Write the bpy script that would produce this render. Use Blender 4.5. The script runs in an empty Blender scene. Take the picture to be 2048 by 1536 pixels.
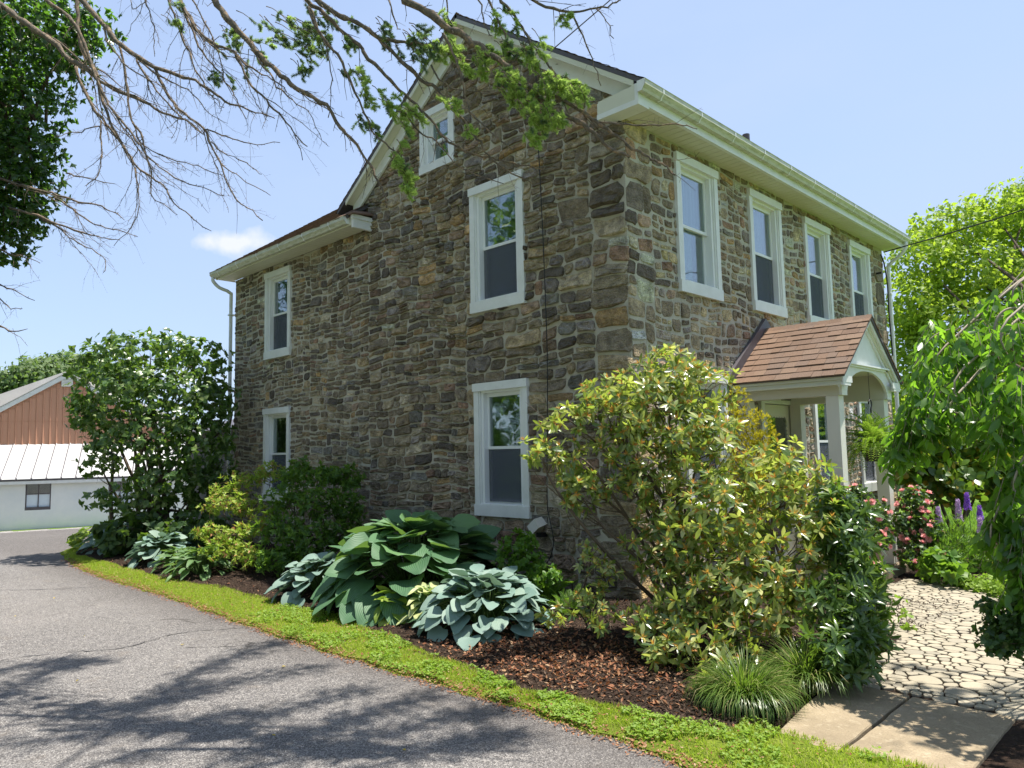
import bpy, math, random
import numpy as np
from mathutils import Vector, Matrix

SC = bpy.context.scene
COL = SC.collection
PI = math.pi
random.seed(7)
R = random.Random(11)
NR = np.random.default_rng(5)

# ------------------------------------------------------------ camera, sky, sun, exposure
CAM = Vector((4.742, -6.741, 1.725))
cR = Vector((0.71289641, 0.70096219, -0.02075372))
cU = Vector((0.07812762, -0.04997792, 0.99568985))
cF = Vector((-0.69690371, 0.71144516, 0.09039358))
cam = bpy.data.cameras.new('camera'); cam.sensor_width = 36; cam.lens = 26.03
cam.clip_start = 0.05; cam.clip_end = 2000
co = bpy.data.objects.new('camera', cam); COL.objects.link(co)
m = Matrix(((cR.x, cU.x, -cF.x), (cR.y, cU.y, -cF.y), (cR.z, cU.z, -cF.z)))
co.matrix_world = Matrix.Translation(CAM) @ m.to_4x4()
SC.camera = co
SC.view_settings.view_transform = 'Standard'
SC.view_settings.look = 'None'
SC.view_settings.gamma = 1
SC.view_settings.use_curve_mapping = False
SC.view_settings.exposure = 1.2

SUN = Vector((0.155, 0.243, 0.957)).normalized()
sl = bpy.data.lights.new('sun', 'SUN'); sl.energy = 4.3; sl.angle = math.radians(0.55); sl.color = (1.0, 0.95, 0.86)
so = bpy.data.objects.new('sun', sl); COL.objects.link(so)
so.rotation_euler = SUN.to_track_quat('Z', 'Y').to_euler()

W = bpy.data.worlds.new('World'); SC.world = W; W.use_nodes = True
nt = W.node_tree; nt.nodes.clear()
def wn(t, **k):
    n = nt.nodes.new(t)
    for a, b in k.items(): setattr(n, a, b)
    return n
sky = wn('ShaderNodeTexSky', sky_type='NISHITA', sun_disc=False, sun_elevation=math.radians(72), sun_rotation=math.radians(30))
sky.air_density = 1.0; sky.dust_density = 1.0; sky.ozone_density = 2.6; sky.altitude = 100
tc = wn('ShaderNodeTexCoord')
# thin high haze over the whole sky and one small cumulus low in the west
mpc = wn('ShaderNodeMapping'); mpc.inputs['Scale'].default_value = (1, 1, 2.6)
nz = wn('ShaderNodeTexNoise'); nz.inputs['Scale'].default_value = 1.7; nz.inputs['Detail'].default_value = 7; nz.inputs['Roughness'].default_value = .55
rp = wn('ShaderNodeValToRGB'); rp.color_ramp.elements[0].position = .42; rp.color_ramp.elements[1].position = .78
rp.color_ramp.elements[0].color = (.62, .62, .62, 1); rp.color_ramp.elements[1].color = (.92, .92, .92, 1)
mx = wn('ShaderNodeMixRGB'); mx.inputs[2].default_value = (2.55, 3.2, 4.5, 1)
nt.links.new(tc.outputs['Generated'], mpc.inputs[0]); nt.links.new(mpc.outputs[0], nz.inputs['Vector'])
nt.links.new(nz.outputs['Fac'], rp.inputs[0]); nt.links.new(rp.outputs[0], mx.inputs[0]); nt.links.new(sky.outputs[0], mx.inputs[1])
# cumulus: distance of the view direction to the cloud's direction, broken up by noise
nz2 = wn('ShaderNodeTexNoise'); nz2.inputs['Scale'].default_value = 24; nz2.inputs['Detail'].default_value = 6
nt.links.new(tc.outputs['Generated'], nz2.inputs['Vector'])
def cloud(dirv, sx, sz, prev, gain):
    sub = wn('ShaderNodeVectorMath', operation='SUBTRACT'); sub.inputs[1].default_value = dirv
    nt.links.new(tc.outputs['Generated'], sub.inputs[0])
    scl = wn('ShaderNodeVectorMath', operation='MULTIPLY'); scl.inputs[1].default_value = (1/sx, 1/sx, 1/sz)
    nt.links.new(sub.outputs[0], scl.inputs[0])
    ln = wn('ShaderNodeVectorMath', operation='LENGTH'); nt.links.new(scl.outputs[0], ln.inputs[0])
    ad = wn('ShaderNodeMath', operation='MULTIPLY_ADD'); ad.inputs[1].default_value = 2.4; nt.links.new(nz2.outputs['Fac'], ad.inputs[0])
    nt.links.new(ln.outputs['Value'], ad.inputs[2])
    mr = wn('ShaderNodeMapRange'); mr.inputs[1].default_value = 2.35; mr.inputs[2].default_value = 1.65; mr.inputs[3].default_value = 0; mr.inputs[4].default_value = gain
    nt.links.new(ad.outputs[0], mr.inputs[0])
    m2 = wn('ShaderNodeMixRGB'); m2.inputs[2].default_value = (4.3, 4.4, 4.7, 1)
    nt.links.new(mr.outputs[0], m2.inputs[0]); nt.links.new(prev, m2.inputs[1])
    return m2.outputs[0]
c1 = cloud((-0.872, 0.4106, 0.2663), .046, .017, mx.outputs[0], .85)
c2 = cloud((-0.93, 0.30, 0.10), .10, .02, c1, .35)
bg = wn('ShaderNodeBackground'); bg.inputs['Strength'].default_value = 0.10
wo = wn('ShaderNodeOutputWorld')
nt.links.new(c2, bg.inputs['Color']); nt.links.new(bg.outputs[0], wo.inputs[0])

# ------------------------------------------------------------ helpers: materials
class NT:
    def __init__(s, name, rough=.8, spec=.3):
        s.m = bpy.data.materials.new(name); s.m.use_nodes = True; s.t = s.m.node_tree
        s.b = s.t.nodes['Principled BSDF']; s.b.inputs['Roughness'].default_value = rough
        s.b.inputs['Specular IOR Level'].default_value = spec
        s.tc = s.n('ShaderNodeTexCoord')
    def n(s, t, **k):
        x = s.t.nodes.new(t)
        for a, b in k.items(): setattr(x, a, b)
        return x
    def l(s, a, b): s.t.links.new(a, b)
    def coord(s, kind='Object', scale=(1, 1, 1)):
        mp = s.n('ShaderNodeMapping'); mp.inputs['Scale'].default_value = scale
        s.l(s.tc.outputs[kind], mp.inputs[0]); return mp.outputs[0]
    def pos(s, scale=(1, 1, 1)):
        g = s.n('ShaderNodeNewGeometry'); mp = s.n('ShaderNodeMapping'); mp.inputs['Scale'].default_value = scale
        s.l(g.outputs['Position'], mp.inputs[0]); return mp.outputs[0]
    def noise(s, v, scale, detail=4, rough=.55, dist=0):
        x = s.n('ShaderNodeTexNoise'); x.inputs['Scale'].default_value = scale; x.inputs['Detail'].default_value = detail
        x.inputs['Roughness'].default_value = rough; x.inputs['Distortion'].default_value = dist
        s.l(v, x.inputs['Vector']); return x.outputs['Fac']
    def vor(s, v, scale, out='Distance', feature='F1', rnd=1):
        x = s.n('ShaderNodeTexVoronoi', feature=feature); x.inputs['Scale'].default_value = scale; x.inputs['Randomness'].default_value = rnd
        s.l(v, x.inputs['Vector']); return x.outputs[out]
    def ramp(s, f, els):
        x = s.n('ShaderNodeValToRGB'); e = x.color_ramp.elements
        while len(e) < len(els): e.new(.5)
        for i, (p, c) in enumerate(els):
            e[i].position = p; e[i].color = (c[0], c[1], c[2], 1) if hasattr(c, '__len__') else (c, c, c, 1)
        s.l(f, x.inputs[0]); return x.outputs[0]
    def mix(s, f, a, b, mode='MIX'):
        x = s.n('ShaderNodeMixRGB', blend_type=mode)
        for v, i in ((f, 0), (a, 1), (b, 2)):
            if isinstance(v, (int, float)): x.inputs[i].default_value = v if i == 0 else (v, v, v, 1)
            elif isinstance(v, tuple): x.inputs[i].default_value = (v[0], v[1], v[2], 1)
            else: s.l(v, x.inputs[i])
        return x.outputs[0]
    def math(s, op, a, b=0.0):
        x = s.n('ShaderNodeMath', operation=op)
        for v, i in ((a, 0), (b, 1)):
            if isinstance(v, (int, float)): x.inputs[i].default_value = v
            else: s.l(v, x.inputs[i])
        return x.outputs[0]
    def bump(s, h, strength, dist=.01, prev=None):
        x = s.n('ShaderNodeBump'); x.inputs['Strength'].default_value = strength; x.inputs['Distance'].default_value = dist
        s.l(h, x.inputs['Height'])
        if prev is not None: s.l(prev, x.inputs['Normal'])
        s.l(x.outputs[0], s.b.inputs['Normal']); return x.outputs[0]
    def col(s, c):
        if isinstance(c, tuple): s.b.inputs['Base Color'].default_value = (c[0], c[1], c[2], 1)
        else: s.l(c, s.b.inputs['Base Color'])
        return s
    def rnd(s):
        g = s.n('ShaderNodeNewGeometry'); o = s.n('ShaderNodeObjectInfo')
        return s.math('FRACT', s.math('ADD', g.outputs['Random Per Island'], o.outputs['Random']))

def plain(name, c, rough=.6, spec=.3, var=.12, sc=6, bump=0.0, metal=0):
    k = NT(name, rough, spec); v = k.pos()
    f = k.noise(v, sc, 5)
    k.col(k.mix(f, tuple(x*(1-var) for x in c), tuple(min(1, x*(1+var)) for x in c)))
    if bump: k.bump(k.noise(v, sc*9, 4), bump, .004)
    k.b.inputs['Metallic'].default_value = metal
    return k.m

def leafmat(name, cols, rough=.45, trans=.35, spec=.35, tcol=None, veins=0):
    k = NT(name, rough, spec)
    r = k.rnd()
    c = k.ramp(r, cols)
    g = k.noise(k.pos(), 3.0, 2)
    c = k.mix(k.math('MULTIPLY', g, .5), c, tuple(x*.55 for x in cols[0][1]))
    if veins:
        v = k.coord('Object'); sx = k.n('ShaderNodeSeparateXYZ'); k.l(v, sx.inputs[0])
        # ribs running from the stalk to the tip, fanned out by the leaf's width
        t = k.math('DIVIDE', k.math('ABSOLUTE', sx.outputs[0]), k.math('ADD', k.math('MULTIPLY', k.math('MULTIPLY', sx.outputs[1], k.math('SUBTRACT', 1.03, sx.outputs[1])), 1.6), .08))
        wv = k.math('SINE', k.math('MULTIPLY', t, 60.0))
        k.bump(wv, .3, .003 if veins == 1 else .002)
        c = k.mix(k.math('MULTIPLY', k.math('ADD', wv, 1.0), .06), c, (.5, .6, .45))
        if veins == 2:      # pale margin
            e = k.math('GREATER_THAN', t, .72)
            c = k.mix(e, c, (.42, .46, .27))
        if veins == 3:      # pale middle, green margin
            e = k.math('LESS_THAN', t, .55)
            c = k.mix(e, c, (.45, .48, .22))
    k.col(c)
    tr = k.n('ShaderNodeBsdfTranslucent'); ms = k.n('ShaderNodeMixShader'); ms.inputs[0].default_value = trans
    tc_ = k.mix(.6, c, tcol or (.20, .34, .02))
    k.l(k.mix(1.0, tc_, 1.6, 'MULTIPLY'), tr.inputs[0])
    out = k.t.nodes['Material Output']
    k.l(k.b.outputs[0], ms.inputs[1]); k.l(tr.outputs[0], ms.inputs[2]); k.l(ms.outputs[0], out.inputs[0])
    return k.m

# ------------------------------------------------------------ helpers: objects
ORG = {}
def mkmesh(name, V, Fs, mat, smooth=False, col=None):
    V = np.asarray(V, np.float32)
    if not isinstance(Fs, np.ndarray):
        tot = np.array([len(f) for f in Fs], np.int32); idx = np.fromiter((i for f in Fs for i in f), np.int32)
    else:
        tot = np.full(len(Fs), Fs.shape[1], np.int32); idx = Fs.astype(np.int32).ravel()
    me = bpy.data.meshes.new(name)
    me.vertices.add(len(V)); me.vertices.foreach_set('co', V.ravel())
    me.loops.add(len(idx)); me.loops.foreach_set('vertex_index', idx)
    me.polygons.add(len(tot)); st = np.zeros(len(tot), np.int32); st[1:] = np.cumsum(tot)[:-1]
    me.polygons.foreach_set('loop_start', st); me.polygons.foreach_set('loop_total', tot)
    me.polygons.foreach_set('use_smooth', np.full(len(tot), bool(smooth)))
    if col is not None:
        a = me.color_attributes.new('Col', 'FLOAT_COLOR', 'POINT')
        c = np.ones((len(V), 4), np.float32); c[:, :3] = col; a.data.foreach_set('color', c.ravel())
    if mat is not None: me.materials.append(mat)
    me.update(); me.validate()
    return me
def link(name, data, parent=None, loc=None):
    o = bpy.data.objects.new(name, data); COL.objects.link(o)
    po = Vector((0, 0, 0))
    if parent is not None: o.parent = parent; po = ORG[parent.name]
    loc = po if loc is None else Vector(loc)
    o.location = loc - po; ORG[o.name] = Vector(loc)
    return o
def tag(o, label=None, cat=None, group=None, kind=None):
    for k_, v in (('label', label), ('category', cat), ('group', group), ('kind', kind)):
        if v: o[k_] = v
    return o
def thing(name, loc, label, cat, group=None):
    return tag(link(name, None, None, loc), label, cat, group)
def part(name, V, F, mat, parent=None, smooth=False, col=None, kind=None, label=None):
    V = np.asarray(V, np.float32)
    org = ORG[parent.name] if parent is not None else Vector((0, 0, 0))
    o = link(name, mkmesh(name, V - np.array(org, np.float32), F, mat, smooth, col), parent)
    return tag(o, label, kind=kind)

class MB:
    def __init__(s, f=None): s.V = []; s.F = []; s.f = f
    def add(s, V, F):
        b = len(s.V)
        if s.f: V = [s.f(*p) for p in V]
        s.V += [tuple(p) for p in V]; s.F += [tuple(i+b for i in f) for f in F]; return s
    def box(s, x0, x1, y0, y1, z0, z1):
        return s.add([(x0,y0,z0),(x1,y0,z0),(x1,y1,z0),(x0,y1,z0),(x0,y0,z1),(x1,y0,z1),(x1,y1,z1),(x0,y1,z1)],
                     [(3,2,1,0),(4,5,6,7),(0,1,5,4),(1,2,6,5),(2,3,7,6),(3,0,4,7)])
    def ext(s, poly, vec):   # extrude a planar polygon (list of 3D points) by a vector
        n = len(poly); v = Vector(vec)
        A = [tuple(p) for p in poly]; B = [tuple(Vector(p)+v) for p in poly]
        F = [tuple(range(n))[::-1], tuple(range(n, 2*n))] + [(i, (i+1) % n, n+(i+1) % n, n+i) for i in range(n)]
        return s.add(A+B, F)
    def tube(s, pts, rad, n=6, cap=True):
        pts = [Vector(p) for p in pts]; m = len(pts)
        if not hasattr(rad, '__len__'): rad = [rad]*m
        b = []
        ref = Vector((0, 0, 1))
        d0 = (pts[1]-pts[0]).normalized()
        if abs(d0.z) > .9: ref = Vector((1, 0, 0))
        a = d0.cross(ref).normalized()
        for i in range(m):
            d = (pts[min(i+1, m-1)] - pts[max(i-1, 0)])
            if d.length < 1e-9: d = d0
            d.normalize(); a = (a - d*a.dot(d))
            a = a.normalized() if a.length > 1e-6 else d.orthogonal().normalized()
            c = d.cross(a)
            for k in range(n):
                t = 2*PI*k/n; b.append(pts[i] + (a*math.cos(t)+c*math.sin(t))*rad[i])
        F = [(i*n+k, i*n+(k+1) % n, (i+1)*n+(k+1) % n, (i+1)*n+k) for i in range(m-1) for k in range(n)]
        if cap: F += [tuple(range(n))[::-1], tuple(range((m-1)*n, m*n))]
        return s.add(b, F)
    def lathe(s, c, prof, n=16):
        V = []; m = len(prof)
        for r, z in prof:
            for k in range(n):
                t = 2*PI*k/n; V.append((c[0]+r*math.cos(t), c[1]+r*math.sin(t), c[2]+z))
        F = [(i*n+k, i*n+(k+1) % n, (i+1)*n+(k+1) % n, (i+1)*n+k) for i in range(m-1) for k in range(n)]
        return s.add(V, F)
    def build(s, name, mat, parent=None, smooth=False, kind=None, label=None):
        return part(name, s.V, s.F, mat, parent, smooth, kind=kind, label=label)

def catmull(P, sub=3):
    P = [Vector(p) for p in P]; out = []
    for i in range(len(P)-1):
        a = P[max(i-1, 0)]; b = P[i]; c = P[i+1]; d = P[min(i+2, len(P)-1)]
        for k in range(sub):
            t = k/sub
            out.append(.5*((2*b)+(c-a)*t+(2*a-5*b+4*c-d)*t*t+(3*b-a-3*c+d)*t**3))
    out.append(P[-1]); return out

def unit(a): return a/np.maximum(np.linalg.norm(a, axis=-1, keepdims=True), 1e-9)

# leaf templates: base at the origin, growing along +Y, face up +Z, length 1
def T_diamond(w=.4, fold=.12, curl=-.1):
    V = np.array([(0,0,0),(-w/2,.45,fold),(w/2,.45,fold),(0,1,curl),(0,.45,0)], float)
    F = np.array([(0,4,1),(0,2,4),(4,3,1),(4,2,3)]); return V, F
def T_leaf(prof, w=.4, fold=.1, curl=-.15, wave=0.0):
    # prof: list of (y, relative half width)
    V = [(0,0,0)]; F = []
    for i, (y, h) in enumerate(prof):
        z = curl*y*y; wv = wave*math.sin(i*2.3)
        V += [(-w*h, y, z+fold*h+wv), (0, y, z), (w*h, y, z+fold*h-wv)]
    n = len(prof)
    F += [(0,2,1),(0,3,2)]
    for i in range(n-1):
        a = 1+3*i; b = a+3
        F += [(a,a+1,b+1),(a,b+1,b),(a+1,a+2,b+2),(a+1,b+2,b+1)]
    V.append((0,1,curl)); t = len(V)-1; a = 1+3*(n-1)
    F += [(a,a+1,t),(a+1,a+2,t)]
    return np.array(V, float), np.array(F)

def place(tmpl, P, D, N, S):
    """copies of a leaf template at P, growing along D, facing N, size S -> V,F"""
    V, F = tmpl; D = unit(D); X = unit(np.cross(D, N)); Z = np.cross(X, D)
    S = np.broadcast_to(np.asarray(S, float), (len(P),))
    W_ = (V[None, :, 0:1]*X[:, None] + V[None, :, 1:2]*D[:, None] + V[None, :, 2:3]*Z[:, None])*S[:, None, None] + P[:, None]
    n = len(V)
    return W_.reshape(-1, 3), (F[None]+np.arange(len(P))[:, None, None]*n).reshape(-1, F.shape[1])

def tips(blobs, n, rng, shell=.55, up=.35, jit=.5):
    """points spread through the outer part of ellipsoids, with an outward axis; crowded into uneven clumps"""
    B = np.array(blobs, float); wgt = B[:, 3]*B[:, 4]; wgt = wgt/wgt.sum()
    k = rng.choice(len(B), n, p=wgt)
    d = unit(rng.normal(size=(n, 3))); r = shell+(1.06-shell)*rng.random(n)**.6; r = np.where(rng.random(n) < .10, r*rng.uniform(1.05, 1.35, n), r)
    P = B[k, :3] + d*np.stack([B[k, 3], B[k, 3], B[k, 4]], 1)*r[:, None]
    A = unit(d + np.array((0, 0, up)) + rng.normal(size=(n, 3))*jit)
    return P, A

def whorls(P, A, per, spread, rng, droop=.0, jit=.25):
    """leaves radiating round each tip"""
    n = len(P); k = np.tile(np.arange(per), n); P2 = np.repeat(P, per, 0); A2 = np.repeat(A, per, 0)
    ref = np.where(np.abs(A2[:, 2:3]) > .9, np.array([[1., 0, 0]]), np.array([[0, 0, 1.]]))
    X = unit(np.cross(A2, ref)); Y = np.cross(A2, X)
    th = 2*PI*k/per*1.0 + np.repeat(rng.random(n)*6.28, per) + rng.normal(size=n*per)*.3
    e = spread + rng.normal(size=n*per)*jit
    D = A2*np.cos(e)[:, None] + (X*np.cos(th)[:, None]+Y*np.sin(th)[:, None])*np.sin(e)[:, None]
    D[:, 2] -= droop*rng.random(n*per); D = unit(D)
    N = unit(A2 - D*np.sum(A2*D, 1, keepdims=True) + rng.normal(size=D.shape)*.15)
    return P2, D, N

def screen_size(P, S):
    d = P-np.array(CAM); w = d@np.array(cF); x = (d@np.array(cR))/w; y = (d@np.array(cU))/w
    s = S/np.maximum(w, .1)
    s = np.where((w > .2) & (np.abs(x) < .69) & (np.abs(y) < .52), s, 0)
    return s

def leaf_objects(name, tmpls, P, D, N, S, mat, parent, nmax, rng, pick=None):
    """the nmax leaves that show largest become objects sharing mesh data; returns the mask of the rest"""
    sz = screen_size(P, S)*(1+.3*rng.random(len(P)))
    if pick is not None: sz = sz*pick
    order = np.argsort(-sz)[:nmax]
    mes = [mkmesh(name, t[0], t[1], mat, True) for t in tmpls]
    org = ORG[parent.name]
    D = unit(D); X = unit(np.cross(D, N)); Z = np.cross(X, D)
    for i in order:
        o = bpy.data.objects.new(name, mes[i % len(mes)]); COL.objects.link(o); o.parent = parent
        s = float(S[i])
        M = Matrix(((X[i,0],D[i,0],Z[i,0]),(X[i,1],D[i,1],Z[i,1]),(X[i,2],D[i,2],Z[i,2]))).to_4x4()
        o.matrix_local = Matrix.Translation(Vector(P[i]) - org) @ M @ Matrix.Scale(s, 4)
    keep = np.ones(len(P), bool); keep[order] = False
    return keep

def stems(parent, base, blobs, mat, rng, r0=.02, sub=4, name='stem', spread=.15, r1=.004, multi=True):
    mb = MB(); base = Vector(base)
    for b in blobs:
        c = Vector(b[:3]); s = base + Vector((rng.normal()*spread, rng.normal()*spread, 0)) if multi else base
        L = (c-s).length
        mid = s.lerp(c, .35) + Vector((0, 0, L*.12)) + Vector(rng.normal(size=3))*L*.05
        mid2 = s.lerp(c, .7) + Vector((0, 0, L*.10)) + Vector(rng.normal(size=3))*L*.05
        P = catmull([s, mid, mid2, c], 4); n = len(P)
        mb.tube(P, [r0+(r1-r0)*i/(n-1) for i in range(n)], 5)
        for k in range(sub):
            d = Vector(unit(rng.normal(size=3))); e = c + Vector((d.x*b[3], d.y*b[3], abs(d.z)*b[4]*.9 if rng.random() < .75 else d.z*b[4]*.7))
            q = P[int(n*.55+rng.random()*n*.4)]
            m1 = q.lerp(e, .5)+Vector(rng.normal(size=3))*.15*(e-q).length - Vector((0, 0, .03))
            Q = catmull([q, m1, e], 3)
            mb.tube(Q, [r1*1.5*(1-.75*i/(len(Q)-1)) for i in range(len(Q))], 4)
            for kk in range(2):
                f = Q[int(len(Q)*(.3+.4*rng.random()))]; g = f+Vector(rng.normal(size=3))*b[3]*.35
                mb.tube([f, f.lerp(g, .5)+Vector(rng.normal(size=3))*.01, g], [r1*.7, r1*.5, r1*.3], 3)
    return mb.build(name, mat, parent, smooth=True)

def bend(z):
    return z
def gz(x, y):
    """ground height: level by the house, falling away down the drive towards the barn"""
    d = -x*.82 + y*.25 - 11.0
    t = np.clip(d/19.0, 0, 1); return -1.45*(t*t*(3-2*t))

# ------------------------------------------------------------ materials of the house and ground
M = {}
k = NT('mortar', .95, .1); v = k.pos()
f = k.noise(v, 2.2, 5); g = k.noise(v, 60, 3)
k.col(k.mix(k.math('MULTIPLY', g, .5), k.ramp(f, [(.3, (.41, .375, .31)), (.6, (.60, .56, .47)), (.8, (.48, .44, .35))]), (.30, .27, .215)))
k.bump(g, .8, .006, k.bump(k.noise(v, 14, 4), .6, .02)); M['mortar'] = k.m
k = NT('fieldstone', .88, .22); v = k.pos()
at = k.n('ShaderNodeAttribute', attribute_name='Col')
f1 = k.noise(v, 9, 6, .65); f2 = k.noise(v, 38, 5, .7); f3 = k.noise(k.pos((6, 6, 22)), 2.3, 5, .6)
c = k.mix(k.ramp(f1, [(.35, 0), (.65, 1)]), at.outputs['Color'], k.mix(.66, at.outputs['Color'], (.055, .045, .036)))
c = k.mix(k.ramp(f2, [(.52, 0), (.72, .65)]), c, k.mix(.5, c, (.46, .40, .31)))
c = k.mix(k.ramp(f3, [(.56, 0), (.75, .6)]), c, (.25, .13, .06))
c = k.mix(k.ramp(k.noise(v, 130, 3), [(.45, 0), (.7, .6)]), c, (.035, .033, .03))
c = k.mix(k.ramp(k.noise(v, .75, 5, .6), [(.45, 0), (.7, .4)]), c, k.mix(.62, c, (.045, .042, .036)))
k.col(c)
b1 = k.bump(f1, .9, .05); b2 = k.bump(f3, .7, .03, b1); k.bump(k.math('ADD', f2, k.vor(v, 45)), .8, .012, b2)
M['stone'] = k.m
k = NT('white_paint', .45, .4); v = k.pos(); f = k.noise(v, 5, 5)
c = k.ramp(f, [(.3, (.70, .71, .68)), (.7, (.80, .81, .79))])
c = k.mix(k.ramp(k.noise(v, 28, 5), [(.62, 0), (.8, .35)]), c, (.48, .45, .36)); k.col(c); M['white'] = k.m
M['sash'] = plain('white_sash', (.80, .81, .80), .35, .5, .04)
M['cream'] = plain('cream_vinyl', (.66, .65, .53), .5, .35, .06, 3)
M['post'] = plain('post_paint', (.72, .705, .65), .5, .35, .06, 3)
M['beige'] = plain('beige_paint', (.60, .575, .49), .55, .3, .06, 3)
k = NT('gutter_metal', .4, .45); v = k.pos()
f = k.noise(k.pos((3, 3, 14)), 2.5, 5, .6)
k.col(k.ramp(f, [(.35, (.60, .60, .50)), (.55, (.50, .50, .38)), (.72, (.32, .33, .21))])); M['gutter'] = k.m
for rusty in (0, 1):
    k = NT('asphalt_shingle', .95, .12); v = k.pos(); o = k.n('ShaderNodeObjectInfo')
    gr = k.noise(v, 160, 3, .8)
    c = k.ramp(k.rnd(), [(0, (.12, .078, .058)), (.35, (.155, .10, .072)), (.7, (.125, .09, .074)), (1, (.185, .125, .09))])
    sx = k.n('ShaderNodeSeparateXYZ'); k.l(v, sx.inputs[0])
    if rusty: c = k.mix(k.ramp(k.math('ADD', sx.outputs[0], k.math('MULTIPLY', k.noise(v, 2.5), .5)), [(.1, .6), (.8, .0)]), c, (.24, .14, .085))  # rust staining near the wall
    c = k.mix(k.ramp(gr, [(.4, .0), (.65, .6)]), c, k.mix(.5, c, (.42, .30, .22))); k.col(c); k.bump(gr, .7, .004); M['pshingle' if rusty else 'shingle'] = k.m
M['flash'] = plain('lead_flashing', (.085, .075, .085), .5, .5, .3, 5, .3)
M['dark'] = plain('dark_rubber', (.012, .012, .013), .5, .4)
M['iron'] = plain('black_iron', (.018, .017, .016), .5, .5)
M['room'] = plain('dim_interior', (.24, .23, .25), .9, .1)
M['curt'] = plain('pale_curtain', (.62, .70, .76), .8, .1, .06, 9)
M['curtd'] = plain('grey_curtain', (.23, .22, .24), .8, .1, .1, 9)
M['blind'] = plain('ivory_blind', (.50, .50, .40), .6, .3, .05)
k = NT('window_glass', .03, .5)
gl = k.n('ShaderNodeBsdfGlossy'); gl.inputs['Roughness'].default_value = .015; gl.inputs[0].default_value = (.95, .98, 1, 1)
tp = k.n('ShaderNodeBsdfTransparent'); tp.inputs[0].default_value = (.80, .86, .84, 1)
fr = k.n('ShaderNodeFresnel'); fr.inputs[0].default_value = 1.75
nb = k.n('ShaderNodeBump'); nb.inputs['Strength'].default_value = .05; nb.inputs['Distance'].default_value = .05
k.l(k.noise(k.pos(), 1.8, 2), nb.inputs['Height']); k.l(nb.outputs[0], gl.inputs['Normal'])
ms = k.n('ShaderNodeMixShader'); k.l(k.math('MINIMUM', k.math('MULTIPLY', fr.outputs[0], 1.25), .8), ms.inputs[0]); k.l(tp.outputs[0], ms.inputs[1]); k.l(gl.outputs[0], ms.inputs[2])
k.l(ms.outputs[0], k.t.nodes['Material Output'].inputs[0]); M['glass'] = k.m
k = NT('insect_screen', .8, .2); k.col((.11, .125, .15)); tp = k.n('ShaderNodeBsdfTransparent'); ms = k.n('ShaderNodeMixShader'); ms.inputs[0].default_value = .6
k.l(tp.outputs[0], ms.inputs[1]); k.l(k.b.outputs[0], ms.inputs[2]); k.l(ms.outputs[0], k.t.nodes['Material Output'].inputs[0]); M['screen'] = k.m
k = NT('concrete_warm', .9, .2); v = k.pos()
c = k.ramp(k.noise(v, 2.2, 6, .6), [(.3, (.22, .175, .115)), (.7, (.34, .27, .18))])
c = k.mix(k.ramp(k.noise(v, 90, 3, .8), [(.45, 0), (.7, .7)]), c, (.15, .12, .08)); c = k.mix(k.ramp(k.noise(v, 5, 6, .7), [(.48, 0), (.72, .6)]), c, (.19, .15, .10)); c = k.mix(k.ramp(k.noise(v, 17, 5, .7), [(.55, 0), (.7, .5)]), c, (.42, .36, .26))
k.col(c); k.bump(k.noise(v, 110, 4), .5, .004); M['concrete'] = k.m
k = NT('path_stone', .85, .25); v = k.pos()
c = k.ramp(k.rnd(), [(0, (.29, .255, .19)), (.5, (.36, .315, .235)), (1, (.25, .225, .175))]); c = k.mix(k.ramp(k.noise(v, 60, 4, .7), [(.5, 0), (.75, .5)]), c, (.22, .19, .145))
k.col(c); k.bump(k.noise(v, 70, 4), .4, .004); M['flag'] = k.m
k = NT('asphalt', .9, .3); v = k.pos()
big = k.noise(v, .55, 5, .6); agg = k.vor(v, 150, 'Color'); agf = k.n('ShaderNodeSeparateColor'); k.l(agg, agf.inputs[0])
c = k.ramp(big, [(.3, (.108, .101, .10)), (.5, (.142, .133, .129)), (.7, (.185, .172, .165))])
a2 = k.n('ShaderNodeSeparateColor'); k.l(k.vor(v, 62, 'Color'), a2.inputs[0])
c = k.mix(k.ramp(a2.outputs[0], [(.72, 0), (.9, .3)]), c, (.40, .38, .36)); c = k.mix(k.ramp(a2.outputs[1], [(.72, 0), (.9, .35)]), c, (.05, .047, .047))
c = k.mix(k.ramp(agf.outputs[0], [(.55, 0), (.95, .75)]), c, (.42, .39, .36)); c = k.mix(k.ramp(agf.outputs[1], [(.6, 0), (.95, .8)]), c, (.035, .032, .032))
c = k.mix(k.ramp(k.noise(v, 2.6, 6, .7), [(.58, 0), (.75, .3)]), c, (.22, .17, .12))
wob = k.n('ShaderNodeTexNoise'); wob.inputs['Scale'].default_value = 1.6; wob.inputs['Detail'].default_value = 6; k.l(v, wob.inputs['Vector'])
cr = k.vor(k.mix(1.0, v, k.mix(1.0, wob.outputs['Color'], 1.1, 'MULTIPLY'), 'ADD'), .16, 'Distance', 'DISTANCE_TO_EDGE')
c = k.mix(k.math('MULTIPLY', k.ramp(cr, [(.0, .8), (.0022, 0)]), k.ramp(k.noise(v, .8, 2), [(.45, 0), (.6, 1)])), c, (.03, .027, .025))
sy = k.n('ShaderNodeSeparateXYZ'); k.l(v, sy.inputs[0])
eb = k.ramp(k.math('ADD', k.math('ADD', sy.outputs[1], 3.0), k.math('MULTIPLY', k.noise(v, 3, 4), .5)), [(-.0, 0), (.0, 0)])
ed = k.n('ShaderNodeMapRange'); ed.inputs[1].default_value = -3.75; ed.inputs[2].default_value = -3.2; k.l(k.math('ADD', sy.outputs[1], k.math('MULTIPLY', k.math('SUBTRACT', k.noise(v, 2.2, 5), .5), .6)), ed.inputs[0])
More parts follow.
